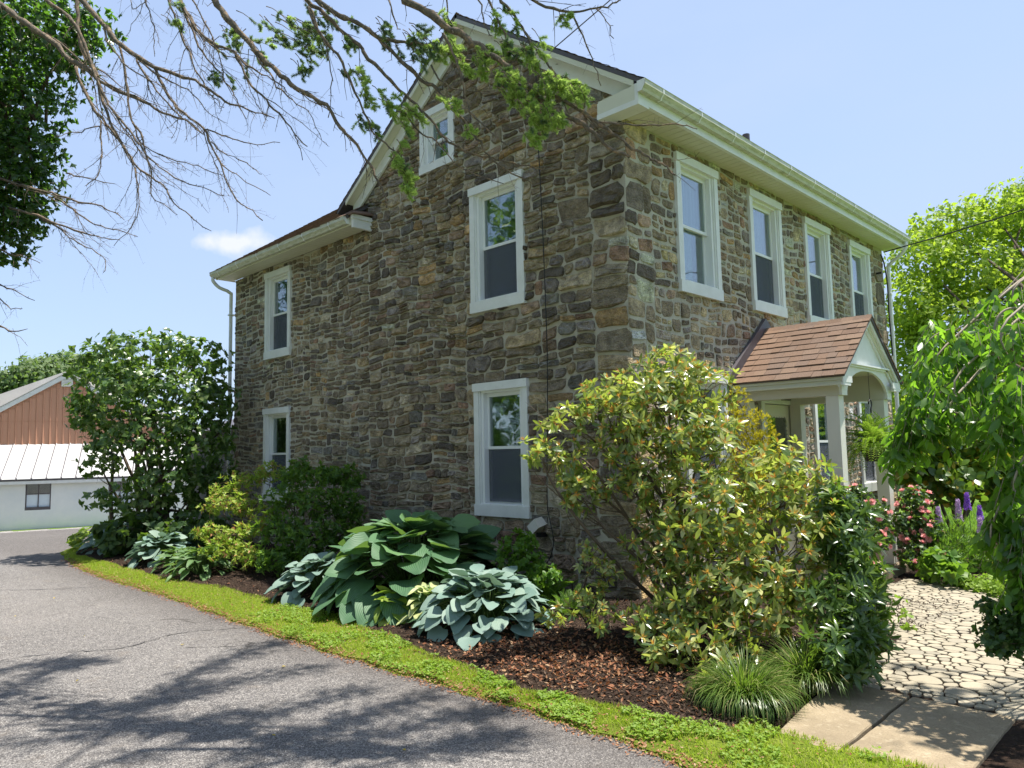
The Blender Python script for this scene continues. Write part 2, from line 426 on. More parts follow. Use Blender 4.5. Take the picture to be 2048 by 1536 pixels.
c = k.mix(k.math('MULTIPLY', ed.outputs[0], .45), c, (.06, .05, .046))
c = k.mix(k.ramp(k.noise(v, 1.1, 6, .75, .6), [(.56, 0), (.66, .35)]), c, (.075, .066, .062))
k.col(c); k.bump(k.vor(v, 150), .9, .006); M['asphalt'] = k.m
k = NT('gravel', .9, .2); v = k.pos(); c = k.ramp(k.vor(v, 22, 'Color'), [(.2, (.16, .15, .15)), (.8, (.34, .32, .31))]); k.col(c); k.bump(k.vor(v, 22), .8, .02); M['gravel'] = k.m
k = NT('mulch_soil', .95, .1); v = k.pos()
c = k.ramp(k.noise(v, 26, 6, .75), [(.3, (.018, .013, .010)), (.55, (.05, .033, .024)), (.75, (.11, .065, .042))]); k.col(c); k.bump(k.noise(v, 45, 5, .8), 1, .03); M['soil'] = k.m
k = NT('turf_soil', .95, .1); v = k.pos()
c = k.ramp(k.noise(v, 9, 6, .7), [(.3, (.07, .10, .014)), (.6, (.13, .17, .02)), (.8, (.21, .18, .06))]); k.col(c); k.bump(k.noise(v, 60, 4), .8, .02); M['turf'] = k.m
k = NT('lawn', .9, .15); v = k.pos()
c = k.ramp(k.noise(v, 1.1, 7, .7), [(.3, (.085, .15, .022)), (.6, (.12, .20, .03)), (.8, (.17, .22, .05))]); k.col(c); k.bump(k.noise(v, 40, 4), .8, .03); M['lawn'] = k.m
k = NT('bark', .95, .1); v = k.pos((1, 1, .35))
c = k.ramp(k.noise(v, 40, 6, .7), [(.3, (.06, .045, .032)), (.55, (.13, .10, .075)), (.75, (.22, .18, .14))])
k.col(c); k.bump(k.noise(v, 60, 5), 1, .01); M['bark'] = k.m
k = NT('spruce_bark', .95, .1); v = k.pos()
c = k.ramp(k.noise(v, 22, 6, .7), [(.3, (.075, .062, .05)), (.5, (.15, .125, .10)), (.62, (.27, .19, .125)), (.72, (.30, .28, .22)), (.8, (.42, .40, .30))])
k.col(c); k.bump(k.noise(v, 90, 5), 1, .008); M['sbark'] = k.m

# ------------------------------------------------------------ ground, drive, bed, path
def sheet(name, xs, ys, mat, h, keep=None, smooth=True, kind='structure', noise=0):
    X, Y = np.meshgrid(xs, ys, indexing='ij'); Z = h(X, Y)
    V = np.stack([X, Y, Z], -1).reshape(-1, 3); ny = len(ys); F = []
    I, J = np.meshgrid(np.arange(len(xs)-1), np.arange(len(ys)-1), indexing='ij')
    a = (I*ny+J).ravel(); F = np.stack([a, a+ny, a+ny+1, a+1], 1)
    if keep is not None:
        cen = V[F].mean(1); F = F[keep(cen[:, 0], cen[:, 1])]
    return part(name, V, F, mat, None, smooth, kind=kind)
def hn(X, Y, f, s=0.):
    return (np.sin(X*f+s)*np.cos(Y*f*1.3+s*2)+np.sin(X*f*2.3+Y*f*1.7+s)*.5+np.sin(-X*f*3.1+Y*f*4.1)*.3)
gx = np.concatenate([np.linspace(-400, -60, 18), np.linspace(-55, 20, 100), np.linspace(25, 400, 18)])
gy = np.concatenate([np.linspace(-400, -30, 18), np.linspace(-27, 30, 80), np.linspace(35, 400, 18)])
sheet('ground', gx, gy, M['lawn'], lambda x, y: gz(x, y)-.03)
def drive_edge(x):   # near edge of the grass strip along the drive (a function of x)
    return -3.09 + .04*np.sin(x*.9) - .06*np.clip(x-1.6, 0, 9) + .022*np.clip(-x-6, 0, 8)**1.9*.9
def in_drive(x, y):
    return (((y < -2.0) & (x > -12.6)) | (x <= -12.3) & (y < 12)) & (x > -34.2) & (y > -13)
sheet('driveway', np.linspace(-35, 9, 90), np.linspace(-13, 12, 52), M['asphalt'], lambda x, y: gz(x, y)+.0, in_drive)
sheet('grass_verge', np.linspace(-38, -30, 16), np.linspace(-14, 16, 24), M['lawn'], lambda x, y: gz(x, y)+.02, lambda x, y: (x*.935-y*.355 > -36.0) & (x*.935-y*.355 < -33.9))
sheet('gravel_verge', np.linspace(-36, -28, 12), np.linspace(-12, 14, 20), M['gravel'], lambda x, y: gz(x, y)+.012, lambda x, y: (x*.935-y*.355 > -36.2+.0) & (x*.935-y*.355 < -31.0))
bx = np.linspace(-13.0, 7.0, 260); by = np.linspace(-3.7, .2, 90)
def tip(x):   # the bed narrows and rounds off at its far end
    return x > -12.4
def strip_in(x, y):
    e = drive_edge(x); far = np.clip((-11.2-x)/1.3, 0, 1)
    return (y > e+far**2*2.2) & (x > -12.5) & ((y < -2.50) | (x < 2.48) ) & (x < 6.5)
def bedtop(x, y):
    e = drive_edge(x)+np.clip((-11.2-x)/1.3, 0, 1)**2*2.2
    t = np.clip((y-e)/.35, 0, 1); m = np.clip((y+2.8)/1.0, 0, 1)
    return gz(x, y)+.004+.035*t+.07*m*m*(3-2*m)*np.clip((2.6-x)/.5, 0, 1)+.010*hn(x, y, 6)*m
def warped(name, xs, mat, lo, hi, n, lift, keep=None):
    X, T = np.meshgrid(xs, np.linspace(0, 1, n), indexing='ij'); Y = lo(X)+(hi(X)-lo(X))*T; Z = bedtop(X, Y)+lift
    V = np.stack([X, Y, Z], -1).reshape(-1, 3); I, J = np.meshgrid(np.arange(len(xs)-1), np.arange(n-1), indexing='ij')
    a = (I*n+J).ravel(); return part(name, V, np.stack([a, a+n, a+n+1, a+1], 1), mat, None, True, kind='structure')
def lo_edge(x): return drive_edge(x)+np.clip((-11.2-x)/1.3, 0, 1)**2*2.2+.018*np.sin(x*7)+.012*np.sin(x*17)
def bed_edge(x): return np.where(x < 2.45, np.interp(x, [-8.8, -5.9, -4.7, -3.5, -1.9, -.8, -.06, .63, 1.13, 1.5, 1.9, 2.4], [-2.70, -2.70, -2.53, -2.54, -2.50, -2.68, -2.79, -2.87, -2.87, -2.82, -2.78, -2.66])+.02*np.sin(x*5)+.012*np.sin(x*11.3)+np.clip((-10.4-x)/1.6, 0, 1)**2*2.2, -2.47)
warped('planting_bed', np.linspace(-12.0, 2.52, 220), M['soil'], lambda x: bed_edge(x)-.03, lambda x: .15+0*x, 40, 0)
warped('grass_strip', np.linspace(-12.4, 7.0, 300), M['turf'], lo_edge, lambda x: np.maximum(bed_edge(x)+.03, lo_edge(x)+.1), 10, .008)
# cracks wandering across the drive
def crack(pts, w):
    C_ = catmull([(x, y, 0) for x, y in pts], 14); V = []; rr = random.Random(3)
    for i, p in enumerate(C_):
        d = (C_[min(i+1, len(C_)-1)]-C_[max(i-1, 0)]).normalized(); n_ = Vector((-d.y, d.x, 0)); o = n_*rr.uniform(-.03, .03); ww = w*rr.uniform(.3, 1.3)
        for s_ in (-1, 1): q = p+o+n_*ww*s_; V.append((q.x, q.y, float(gz(q.x, q.y))+.004))
    part('drive_crack', V, [(2*i, 2*i+2, 2*i+3, 2*i+1) for i in range(len(C_)-1)], M['dark'], None, kind='stuff')
crack([(-2.6, -3.2), (-2.9, -3.7), (-2.75, -4.3), (-3.1, -5.0), (-3.0, -5.9), (-3.6, -7.0)], .006)
crack([(-1.9, -3.2), (-2.0, -3.6), (-2.3, -3.9)], .004); crack([(-6.5, -3.4), (-7.5, -4.4), (-9.5, -5.0), (-12, -5.3)], .007)
# bed by the porch and beyond, right of the house
def bed2(x, y): return (x > -.1) & (((y < 2.3) & (y > -1.3) & (x < 2.6)) | ((y > 3.9) & (x < 2.55+.2*np.sin(y)) & (y < 9)) | ((x < 1.66) & (y > -1.3) & (y < 9)))
sheet('front_bed', np.linspace(-.1, 2.8, 40), np.linspace(-1.3, 9, 100), M['soil'], lambda x, y: .018+.010*hn(x, y, 6)*np.clip((2.2-x)/.6, 0, 1)+0*x, bed2)
sheet('side_bed', np.linspace(3.3, 6.2, 30), np.linspace(-2.5, 3.2, 50), M['soil'], lambda x, y: .016+.006*hn(x, y, 6)+0*x, lambda x, y: x > 3.62-.16*np.clip(y, 0, 9)**1.3)
def slab(name, poly, z0, z1, mat, parent, bev=.008):
    c = np.mean(poly, 0); V = []; n = len(poly)
    for ins, z in ((0, z0), (0, z1-bev), (bev, z1)):
        for p in poly:
            d = np.array(c)-np.array(p); d = d/np.linalg.norm(d)
            V.append((p[0]+d[0]*ins*1.4, p[1]+d[1]*ins*1.4, z))
    F = [(i, (i+1) % n, n+(i+1) % n, n+i) for i in range(n)]+[(n+i, n+(i+1) % n, 2*n+(i+1) % n, 2*n+i) for i in range(n)]+[tuple(range(2*n, 3*n))]
    return part(name, V, F, mat, parent)
wk = sheet('walkway', np.linspace(1.3, 4.1, 36), np.linspace(-2.8, 4.3, 70), M['soil'], lambda x, y: .012+0*x, lambda x, y: ((y < -1.16) & (x > 2.47) & (x < 3.64) & (y > -2.52)) | ((y >= -1.2) & (y < 4.2)))
wk.name = 'walkway'
def crack_side(x0, y0, x1, y1, n, s):
    return [(x0+(x1-x0)*i/n+R.uniform(-s, s), y0+(y1-y0)*i/n) for i in range(n+1)]
L_ = crack_side(3.02, -2.51, 3.02, -1.25, 9, .006)
slab('concrete_slab', [(2.53, -1.30), (2.58, -1.9), (2.66, -2.47)]+L_[0:]+[(2.7, -1.24)], .0, .045, M['concrete'], wk)
slab('concrete_slab', [(3.62, -1.26)]+[(x+.022, y) for x, y in L_[::-1]]+[(3.35, -2.53), (3.62, -2.55)], .0, .042, M['concrete'], wk)

def clip(P, nx, ny, c):
    out = []; m = len(P)
    for i in range(m):
        a = P[i]; b = P[(i+1) % m]; da = nx*a[0]+ny*a[1]-c; db = nx*b[0]+ny*b[1]-c
        if da <= 0: out.append(a)
        if (da < 0 < db) or (db < 0 < da):
            t = da/(da-db); out.append((a[0]+(b[0]-a[0])*t, a[1]+(b[1]-a[1])*t))
    return out
def cells(seeds, asp, reach, gap, extra, k=16):
    S = np.array(seeds); Q = S*np.array((asp, 1.0)); out = []
    for i in range(len(S)):
        d2 = ((Q-Q[i])**2).sum(1); nb = np.argsort(d2)[1:k+1]
        u, v = S[i]; P = [(u-reach, v-reach), (u+reach, v-reach), (u+reach, v+reach), (u-reach, v+reach)]
        for j in nb:
            dx = (Q[j, 0]-Q[i, 0])*asp; dy = Q[j, 1]-Q[i, 1]; L = math.hypot(dx, dy)
            if L < 1e-6: continue
            # bisector in the stretched space, written in true coordinates
            c = (Q[j, 0]**2-Q[i, 0]**2)/2+(Q[j, 1]**2-Q[i, 1]**2)/2
            P = clip(P, dx/L, dy/L, c/L-gap)
            if len(P) < 3: break
        if len(P) >= 3: P = extra(u, v, P)
        out.append(P if P and len(P) >= 3 else None)
    return out
def parea(P): return .5*abs(sum(P[i][0]*P[(i+1) % len(P)][1]-P[(i+1) % len(P)][0]*P[i][1] for i in range(len(P))))
def rounded(P, lo, hi, rng):
    # drop tiny edges, cut corners
    Q = [p for i, p in enumerate(P) if math.dist(p, P[i-1]) > .012]
    if len(Q) < 3: return None
    out = []; n = len(Q)
    for i in range(n):
        a, b, c = Q[i-1], Q[i], Q[(i+1) % n]; t = rng.uniform(lo, hi); s = rng.uniform(lo, hi)
        out.append((b[0]+(a[0]-b[0])*t, b[1]+(a[1]-b[1])*t)); out.append((b[0]+(c[0]-b[0])*s, b[1]+(c[1]-b[1])*s))
    return out

# the path of rounded stones set in dark joints
def in_path(x, y):
    xl = 2.50 if y < .1 else 2.50-(y-.1)*.36
    if y > 1.75: xl = 1.58
    xr = 3.66+.0*y if y < .6 else 3.95
    if y > 2.1: xr = 3.9-(y-2.1)*1.1
    return xl < x < xr and -1.16 < y < 3.55-.25*(x-1.6)
rs = random.Random(4); seeds = []; rad = []
for _ in range(26000):
    x, y = rs.uniform(1.4, 4.1), rs.uniform(-1.3, 3.9); r = rs.choice((.032, .042, .055, .07, .10))
    if all((x-a)**2+(y-b)**2 > (.92*(r+c))**2 for (a, b), c in zip(seeds, rad)): seeds.append((x, y)); rad.append(r)
def power_cells():
    S = np.array(seeds); RR = np.array(rad); res = []
    for i in range(len(S)):
        d2 = ((S-S[i])**2).sum(1); nb = np.argsort(d2-RR**2)[:18]
        u, v = S[i]; P = [(u-.3, v-.3), (u+.3, v-.3), (u+.3, v+.3), (u-.3, v+.3)]
        for j in nb:
            if j == i: continue
            dx, dy = S[j]-S[i]; L = math.hypot(dx, dy); t = (L*L+RR[i]**2-RR[j]**2)/(2*L)
            P = clip(P, dx/L, dy/L, (dx*u+dy*v)/L+t-.0052)
            if len(P) < 3: break
        res.append(P)
    return res
flag_left = MB(); nf = 0
PC = power_cells(); cand = []
for (x, y), P in zip(seeds, PC):
    if not in_path(x, y) or len(P) < 3 or parea(P) < .0009: continue
    Q = rounded(P, .16, .36, rs)
    if Q: cand.append((parea(P)/((x-CAM.x)**2+(y-CAM.y)**2)**1.5, x, y, Q))
cand.sort(reverse=True)
for i, (_, x, y, Q) in enumerate(cand):
    n = len(Q); zt = .028+rs.uniform(-.003, .003); V = []
    for s_, z in ((1, .008), (1, zt-.004), (.94, zt)):
        V += [(x+(q[0]-x)*s_, y+(q[1]-y)*s_, z) for q in Q]
    F = [(a, (a+1) % n, n+(a+1) % n, n+a) for a in range(n)]+[(n+a, n+(a+1) % n, 2*n+(a+1) % n, 2*n+a) for a in range(n)]+[tuple(range(2*n, 3*n))]
    if i < 300: part('path_stone', V, F, M['flag'], wk)
    else: flag_left.add(V, F)
if flag_left.V: flag_left.build('small_path_stones', M['flag'], wk, kind='stuff')

# ------------------------------------------------------------ the stone house
H = thing('stone_house', (-5, 4, 0), 'two storey fieldstone house with white trimmed windows, cream eaves and a small gabled entrance porch', 'house')
WG = (-9.735, -5.0, 0.0); ZW = 5.33
RX, RZ, RS = -2.60, 7.80, .690         # ridge and slope of the main gable
def top_g(u): return ZW if u < -5.12 else RZ-.14-abs(u-RX)*RS-.02
G_ = lambda u, v, n: (u, -n, v)
F_ = lambda u, v, n: (n, u, v)
s15 = 1.15
win_g = [(-2.572, -1.568, 3.586, 5.319), (-2.545, -1.565, .896, 2.631), (-8.411, -7.450, 3.549, 5.209), (-8.423, -7.455, .896, 2.613), (-3.643, -2.876, 5.818, 6.751)]
win_f = [(1.02, 2.03, 3.616, 5.365), (2.93, 3.944, 3.616, 5.365), (4.787, 5.793, 3.616, 5.355), (6.68, 7.691, 3.616, 5.345), (1.02, 2.03, .896, 2.64), (4.787, 5.793, .896, 2.64), (6.68, 7.691, .896, 2.64), (2.98, 4.11, .10, 2.44)]

def wall(name, f, u0, u1, wins, top, zbot):
    mb = MB(f); br = sorted({u0, u1, *[w[0]+.03 for w in wins], *[w[1]-.03 for w in wins], *([-5.12, RX] if name == 'gable_wall' else [])})
    for a, b in zip(br[:-1], br[1:]):
        mid = (a+b)/2; hs = sorted((w[2]+.03, w[3]-.03) for w in wins if w[0] < mid < w[1])
        z = zbot; ta = top(a+1e-4); tb = top(b-1e-4)
        segs = []
        for h0, h1 in hs: segs.append((z, z, h0, h0)); z = h1
        segs.append((z, z, ta, tb))
        for za, zb, zc, zd in segs:
            V = [(a, za, 0), (b, zb, 0), (b, zd, 0), (a, zc, 0), (a, za, -.3), (b, zb, -.3), (b, zd, -.3), (a, zc, -.3)]
            mb.add(V, [(0, 1, 2, 3), (7, 6, 5, 4), (4, 5, 1, 0), (3, 2, 6, 7), (0, 3, 7, 4), (1, 5, 6, 2)])
    return mb.build(name, M['mortar'], H)
gw = wall('gable_wall', G_, -9.735, -.004, win_g, top_g, -.3)
fw = wall('front_wall', F_, .3, 8.52, win_f, lambda u: 5.50, -.3)
MB().box(-.3, -.002, .002, .298, -.3, 5.5).build('corner_core', M['mortar'], H)
MB().box(-9.73, -9.45, .301, 5.3, -.3, 5.3).box(-9.4, -.302, 8.2, 8.5, -.3, 5.3).build('rear_wall', M['mortar'], H)

def seeds_rows(u0, u1, v0, v1, hm, wm, rng):
    out = []; v = v0; ph = rng.uniform(0, 6)
    while v < v1:
        h = hm*rng.choice((.62, .8, .95, 1.1, 1.35, 1.6))*rng.uniform(.9, 1.1); u = u0-rng.uniform(0, wm)
        while u < u1+.2:
            w = wm*rng.choice((.45, .65, .85, 1.05, 1.35, 1.8))*rng.uniform(.85, 1.15)
            w = min(w, h*3.6)
            vv = v+h/2+.06*math.sin(u*1.3+ph)+.03*math.sin(u*3.7+v)
            if h > hm*1.15 and w < wm and rng.random() < .4:
                out += [(u+w/2+rng.uniform(-.02, .02), vv-h*.25), (u+w/2+rng.uniform(-.03, .03), vv+h*.25)]
            else: out.append((u+w/2, vv+rng.uniform(-.22, .22)*h))
            u += w
        v += h
    return out
PAL = [((.175,.15,.115),24), ((.135,.115,.09),20), ((.22,.19,.14),16), ((.09,.08,.073),8), ((.235,.19,.125),7), ((.27,.19,.105),3), ((.18,.12,.09),4), ((.28,.25,.20),7), ((.165,.15,.145),8), ((.13,.13,.128),5), ((.36,.33,.27),1.5), ((.20,.15,.115),7)]
PW = [p[1] for p in PAL]; PC_ = [p[0] for p in PAL]
def make_stones(f, zones, wins, outer, relief, tint):
    res = []; U0 = zones[0][0]; U1 = zones[-1][1]; leaves = []
    def split(a, b, c, d, hm, wm, gap):
        w, h = b-a, d-c
        if h > hm*rs.choice((1.25, 1.5, 1.9, 2.3)):
            t = rs.uniform(.34, .66) if h < hm*3 else rs.uniform(.42, .58); m_ = c+h*t; split(a, b, c, m_, hm, wm, gap); split(a, b, m_, d, hm, wm, gap)
        elif w > wm*rs.uniform(.75, 1.7) or w > h*4.2:
            t = rs.uniform(.3, .7); m_ = a+w*t; split(a, m_, c, d, hm, wm, gap); split(m_, b, c, d, hm, wm, gap)
        else: leaves.append((a, b, c, d, gap))
    def warp(u, v):
        return (u+.020*math.sin(v*5.1+u*1.3)+.012*math.sin(v*11+1+u*3.7), v+.030*math.sin(u*1.9+v*.9)+.016*math.sin(u*5.3+v*4.1)+.009*math.sin(u*13.1-v*7))
    for (u0, u1, v0, v1, hm, wm, gap) in zones:
        v = v0
        while v < v1:
            H_ = hm*rs.uniform(1.9, 3.6); u = u0
            while u < u1-.01:
                W_ = wm*rs.uniform(1.4, 3.2); W_ = u1-u if u+W_ > u1-wm*.6 else W_
                split(u, u+W_, v, v+H_, hm, wm, gap); u += W_
            v += H_
    for (a, b, c, d, gap) in leaves:
        w, h = b-a, d-c; g = gap/2; i0, i1, i2, i3 = (g+rs.choice((0, 0, .003, .008, .016))*min(1, h/.1) for _ in range(4))
        a, b, c, d = a+i0, b-i1, c+i2, d-i3; w, h = b-a, d-c
        if w < .03 or h < .025: continue
        cut = lambda: min(w, h)*rs.choice((.05, .09, .14, .2, .32))
        k1, k2, k3, k4 = cut(), cut(), cut(), cut(); j = lambda q: rs.uniform(-q, q); jh = h*.07; sl = j(.05)*w; rise = j(.06)*w
        P = [(a+k1, c), (b-k2, c+rise*.5), (b+j(.005), c+k2+rise*.5), (b+j(.006)+sl*.3, d-k3), (b-k3, d+rise*.5), (a+k4, d), (a+j(.005)+sl*.3, d-k4), (a+j(.005), c+k1)]
        if w > .16: P = [P[0], ((a+b)/2+j(w*.15), c+j(jh)), P[1], P[2], P[3], P[4], ((a+b)/2+j(w*.15), d+j(jh)), P[5], P[6], P[7]]
        P = [warp(*p) for p in P]
        u, v = sum(p[0] for p in P)/len(P), sum(p[1] for p in P)/len(P)
        if u < U0-.02 or u > U1+.02: continue
        Q = clip(P, -1, 0, -(U0+.002)); Q = clip(Q, 1, 0, U1-.002) if len(Q) > 2 else Q
        bad = len(Q) < 3
        for (wa, wb, wc, wd) in ([] if bad else wins):
            s_ = [(wa-u, (1, 0, wa)), (u-wb, (-1, 0, -wb)), (wc-v, (0, 1, wc)), (v-wd, (0, -1, -wd))]
            x0 = min(p[0] for p in Q); x1 = max(p[0] for p in Q); y0_ = min(p[1] for p in Q); y1_ = max(p[1] for p in Q)
            if x1 < wa or x0 > wb or y1_ < wc or y0_ > wd: continue
            opts = sorted(((parea(R_) if len(R_) > 2 else 0, R_) for R_ in (clip(Q, *h_[1]) for h_ in s_)), key=lambda t_: -t_[0])
            Q = opts[0][1]
            if len(Q) < 3: bad = True; break
        if bad: continue
        Q = outer(u, v, Q)
        if not Q or len(Q) < 4 or parea(Q) < .0012: continue
        P = Q
        cx = sum(q[0] for q in Q)/len(Q); cy = sum(q[1] for q in Q)/len(Q)
        pr = rs.uniform(.45, 1.4)*relief(cx); tx = rs.uniform(-.12, .12); ty = rs.uniform(-.34, .16)*min(1, relief(cx)/.03)
        n = len(Q); V = []
        for sc, hz in ((1.0, -.012), (.97, pr*.5), (.86, pr), (.45, pr*1.05)):
            for q in Q:
                x = cx+(q[0]-cx)*sc; y = cy+(q[1]-cy)*sc
                jit = rs.uniform(-.42, .42)*pr if sc < .99 else 0
                hh = hz+jit*(.5 if sc > .9 else 1)+((tx*(x-cx)+ty*(y-cy))*(1.0 if sc < .99 else 0))
                V.append((x+(rs.uniform(-.007, .007) if sc < .95 else 0), y+(rs.uniform(-.007, .007) if sc < .95 else 0), max(hh, .002) if sc < .99 else hz))
        V.append((cx, cy, pr*rs.uniform(.8, 1.3)))
        F = [(r*n+i, r*n+(i+1) % n, (r+1)*n+(i+1) % n, (r+1)*n+i) for r in range(3) for i in range(n)]+[(3*n+i, 3*n+(i+1) % n, 4*n) for i in range(n)]
        c = rs.choices(PC_, PW)[0]; s = rs.uniform(.62, 1.3); c = tuple(min(1, x*s*t) for x, t in zip(c, tint))
        W3 = [f(*p) for p in V]; ctr = f(cx, cy, 0)
        d = Vector(ctr)-CAM; nrm = Vector(f(0, 0, 1)); vis = parea(P)*abs(d.normalized().dot(nrm))/d.length**2
        res.append((vis, ctr, W3, F, c))
    return res
def outer_g(u, v, P):
    if v < -.25: return None
    if u < -5.02:
        return clip(P, 0, 1, ZW) if v < ZW else None
    k_ = math.hypot(RS, 1); T = RZ-.14-.02
    for sg in (1, -1):
        # z <= T - |u-RX|*RS
        if RS*sg*(u-RX)+v-T > 0: return None
        P = clip(P, sg*RS/k_, 1/k_, (T+sg*RS*RX)/k_)
        if len(P) < 3: return None
    return P
def outer_f(u, v, P):
    if v < -.25 or v > 5.5: return None
    return clip(P, 0, 1, 5.50)
SG = make_stones(G_, [(-9.733, -6.8, -.25, 5.5, .10, .25, .020), (-6.8, -5.0, -.25, 5.6, .105, .28, .017), (-5.0, -2.7, -.25, 7.9, .115, .34, .014), (-2.7, -.5, -.25, 7.9, .135, .42, .014), (-.5, .012, -.25, 6.2, .19, .5, .013)],
                 win_g, outer_g, lambda x: .015+.022*min(1, max(0, (x+8)/5)), (2.75, 2.62, 2.36))
SF = make_stones(F_, [(-.012, .5, -.25, 5.6, .20, .45, .02), (.5, 8.0, -.25, 5.6, .125, .25, .022), (8.0, 8.52, -.25, 5.6, .2, .45, .02)],
                 win_f, outer_f, lambda x: .013, (3.7, 3.4, 2.95))  # lighter tint than the gable paints in the open skylight here
allst = sorted([(s, gw) for s in SG]+[(s, fw) for s in SF], key=lambda t: -t[0][0])
rest = {gw.name: [], fw.name: []}
for i, (s, w_) in enumerate(allst):
    vis, ctr, V, F, c = s
    if i < 300:
        me = mkmesh('stone', np.array(V)-np.array(ctr), F, M['stone'], False, np.tile(np.array(c), (len(V), 1)))
        link('stone', me, w_, ctr)
    else: rest[w_.name].append(s)
for w_, nm in ((gw, 'small_wall_stones'), (fw, 'small_wall_stones')):
    V = []; F = []; Cc = []
    for _, _, v_, f_, c in rest[w_.name]:
        b = len(V); V += v_; F += [tuple(i+b for i in q) for q in f_]; Cc += [c]*len(v_)
    part(nm, V, F, M['stone'], w_, False, np.array(Cc), kind='stuff')

# windows
def window(f, a, b, z0, z1, up=None, low=None, screen=True, label=None):
    mb = MB(f); hd, sl_ = (.105, .145) if z1-z0 > 1.2 else (.10, .12); cw = .125
    ia, ib = a+cw+.035, b-cw-.035; zb, zt = z0+sl_+.015, z1-hd-.03
    # reveal lining
    mb.box(a+cw-.01, ia-.002, z0+sl_-.01, z1-hd+.01, -.24, .012).box(ib+.002, b-cw+.01, z0+sl_-.01, z1-hd+.01, -.24, .012)
    mb.box(ia-.002, ib+.002, zt, z1-hd+.01, -.24, .010).box(ia-.002, ib+.002, z0+sl_-.01, zb, -.24, .022)
    w = mb.build('window', M['sash'], H, label=label)
    MB(f).box(a-.008, b+.008, z1-hd, z1, -.02, .062).build('header', M['white'], w)
    MB(f).box(a-.004, b+.004, z0, z0+sl_, -.02, .058).box(a+cw, b-cw, z0+sl_, z0+sl_+.012, -.1, .05).build('sill', M['white'], w)
    for p, q, s in ((a, a+cw, 1), (b-cw, b, -1)):
        j = MB(f).box(p+(.0 if s > 0 else .035), q-(.035 if s > 0 else .0), z0+sl_, z1-hd, -.02, .044)
        if s > 0: j.box(q-.033, q-.012, z0+sl_, z1-hd, -.02, .03)
        else: j.box(p+.012, p+.033, z0+sl_, z1-hd, -.02, .03)
        j.build('jamb', M['white'], w)
    zm = (zb+zt)/2; t = .038
    def sash(nm, y0, y1, n0, n1, tb, tt):
        o = MB(f).box(ia, ia+t, y0, y1, n0, n1).box(ib-t, ib, y0, y1, n0, n1).box(ia+t, ib-t, y0, y0+tb, n0, n1).box(ia+t, ib-t, y1-tt, y1, n0, n1).build(nm, M['sash'], w)
        MB(f).box(ia+t-.003, ib-t+.003, y0+tb-.003, y1-tt+.003, (n0+n1)/2-.003, (n0+n1)/2+.001).build('pane', M['glass'], w)
    sash('upper_sash', zm-.02, zt, -.085, -.052, .038, .05); sash('lower_sash', zb, zm+.018, -.122, -.089, .055, .03)
    if screen: MB(f).box(ia+.012, ib-.012, zb+.02, zm-.022, -.062, -.060).build('insect_screen', M['screen'], w)
    def drape(y0, y1, u0, u1, mat, nm, n0=-.20):
        V = []; F = []; N_ = 40
        for i in range(N_+1):
            u = u0+(u1-u0)*i/N_; n = n0+.018*math.sin(i*1.25)+.008*math.sin(i*.6)
            V += [f(u, y0, n), f(u, y1, n)]
        F = [(2*i, 2*i+2, 2*i+3, 2*i+1) for i in range(N_)]
        part(nm, V, F, mat, w, True)
    def blind(y0, y1):
        m_ = MB(f); m_.box(ia+.02, ib-.02, y1-.03, y1, -.19, -.15); y = y1-.045
        while y > y0:
            m_.add([(ia+.02, y, -.185), (ib-.02, y, -.185), (ib-.02, y+.012, -.155), (ia+.02, y+.012, -.155)], [(0, 1, 2, 3)]); y -= .021
        m_.box(ia+.02, ib-.02, y0-.02, y0, -.185, -.155)
        m_.build('venetian_blind', M['blind'], w, kind='stuff')
    for wh, y0, y1 in ((up, zm, zt), (low, zb, zm)):
        if wh == 'pale': drape(y0, y1, ia, ib, M['curt'], 'curtain')
        elif wh == 'grey': drape(y0, y1, ia, ia+(ib-ia)*.42, M['curtd'], 'curtain')
        elif wh == 'palehalf': drape(y0, y1, ia, ib-.13, M['curt'], 'curtain')
        elif wh == 'blind': blind(y0+.02, y1-.02)
    mb = MB(f); a2, b2 = ia-.0, ib+.0     # shallow dim room behind the glass
    mb.box(a2-.4, b2+.4, z0-.2, z1+.1, -1.52, -1.5).box(a2-.42, a2-.4, z0-.2, z1+.1, -1.5, -.31).box(b2+.4, b2+.42, z0-.2, z1+.1, -1.5, -.31).box(a2-.4, b2+.4, z0-.22, z0-.2, -1.5, -.31).box(a2-.4, b2+.4, z1+.1, z1+.12, -1.5, -.31)
    mb.build('room_lining', M['room'], w)
    return w
window(G_, *win_g[0], up='blind', low='grey'); window(G_, *win_g[1], up='blind', low='grey')
window(G_, *win_g[2]); window(G_, *win_g[3], up='blind'); window(G_, *win_g[4], screen=False)
window(F_, *win_f[0], up='pale', low='palehalf', screen=False)
window(F_, *win_f[1], up='pale', low='grey'); window(F_, *win_f[2], up='pale', low='grey'); window(F_, *win_f[3], up='pale', low='grey')
window(F_, *win_f[4], up='pale'); window(F_, *win_f[5], up='pale'); window(F_, *win_f[6], up='pale')
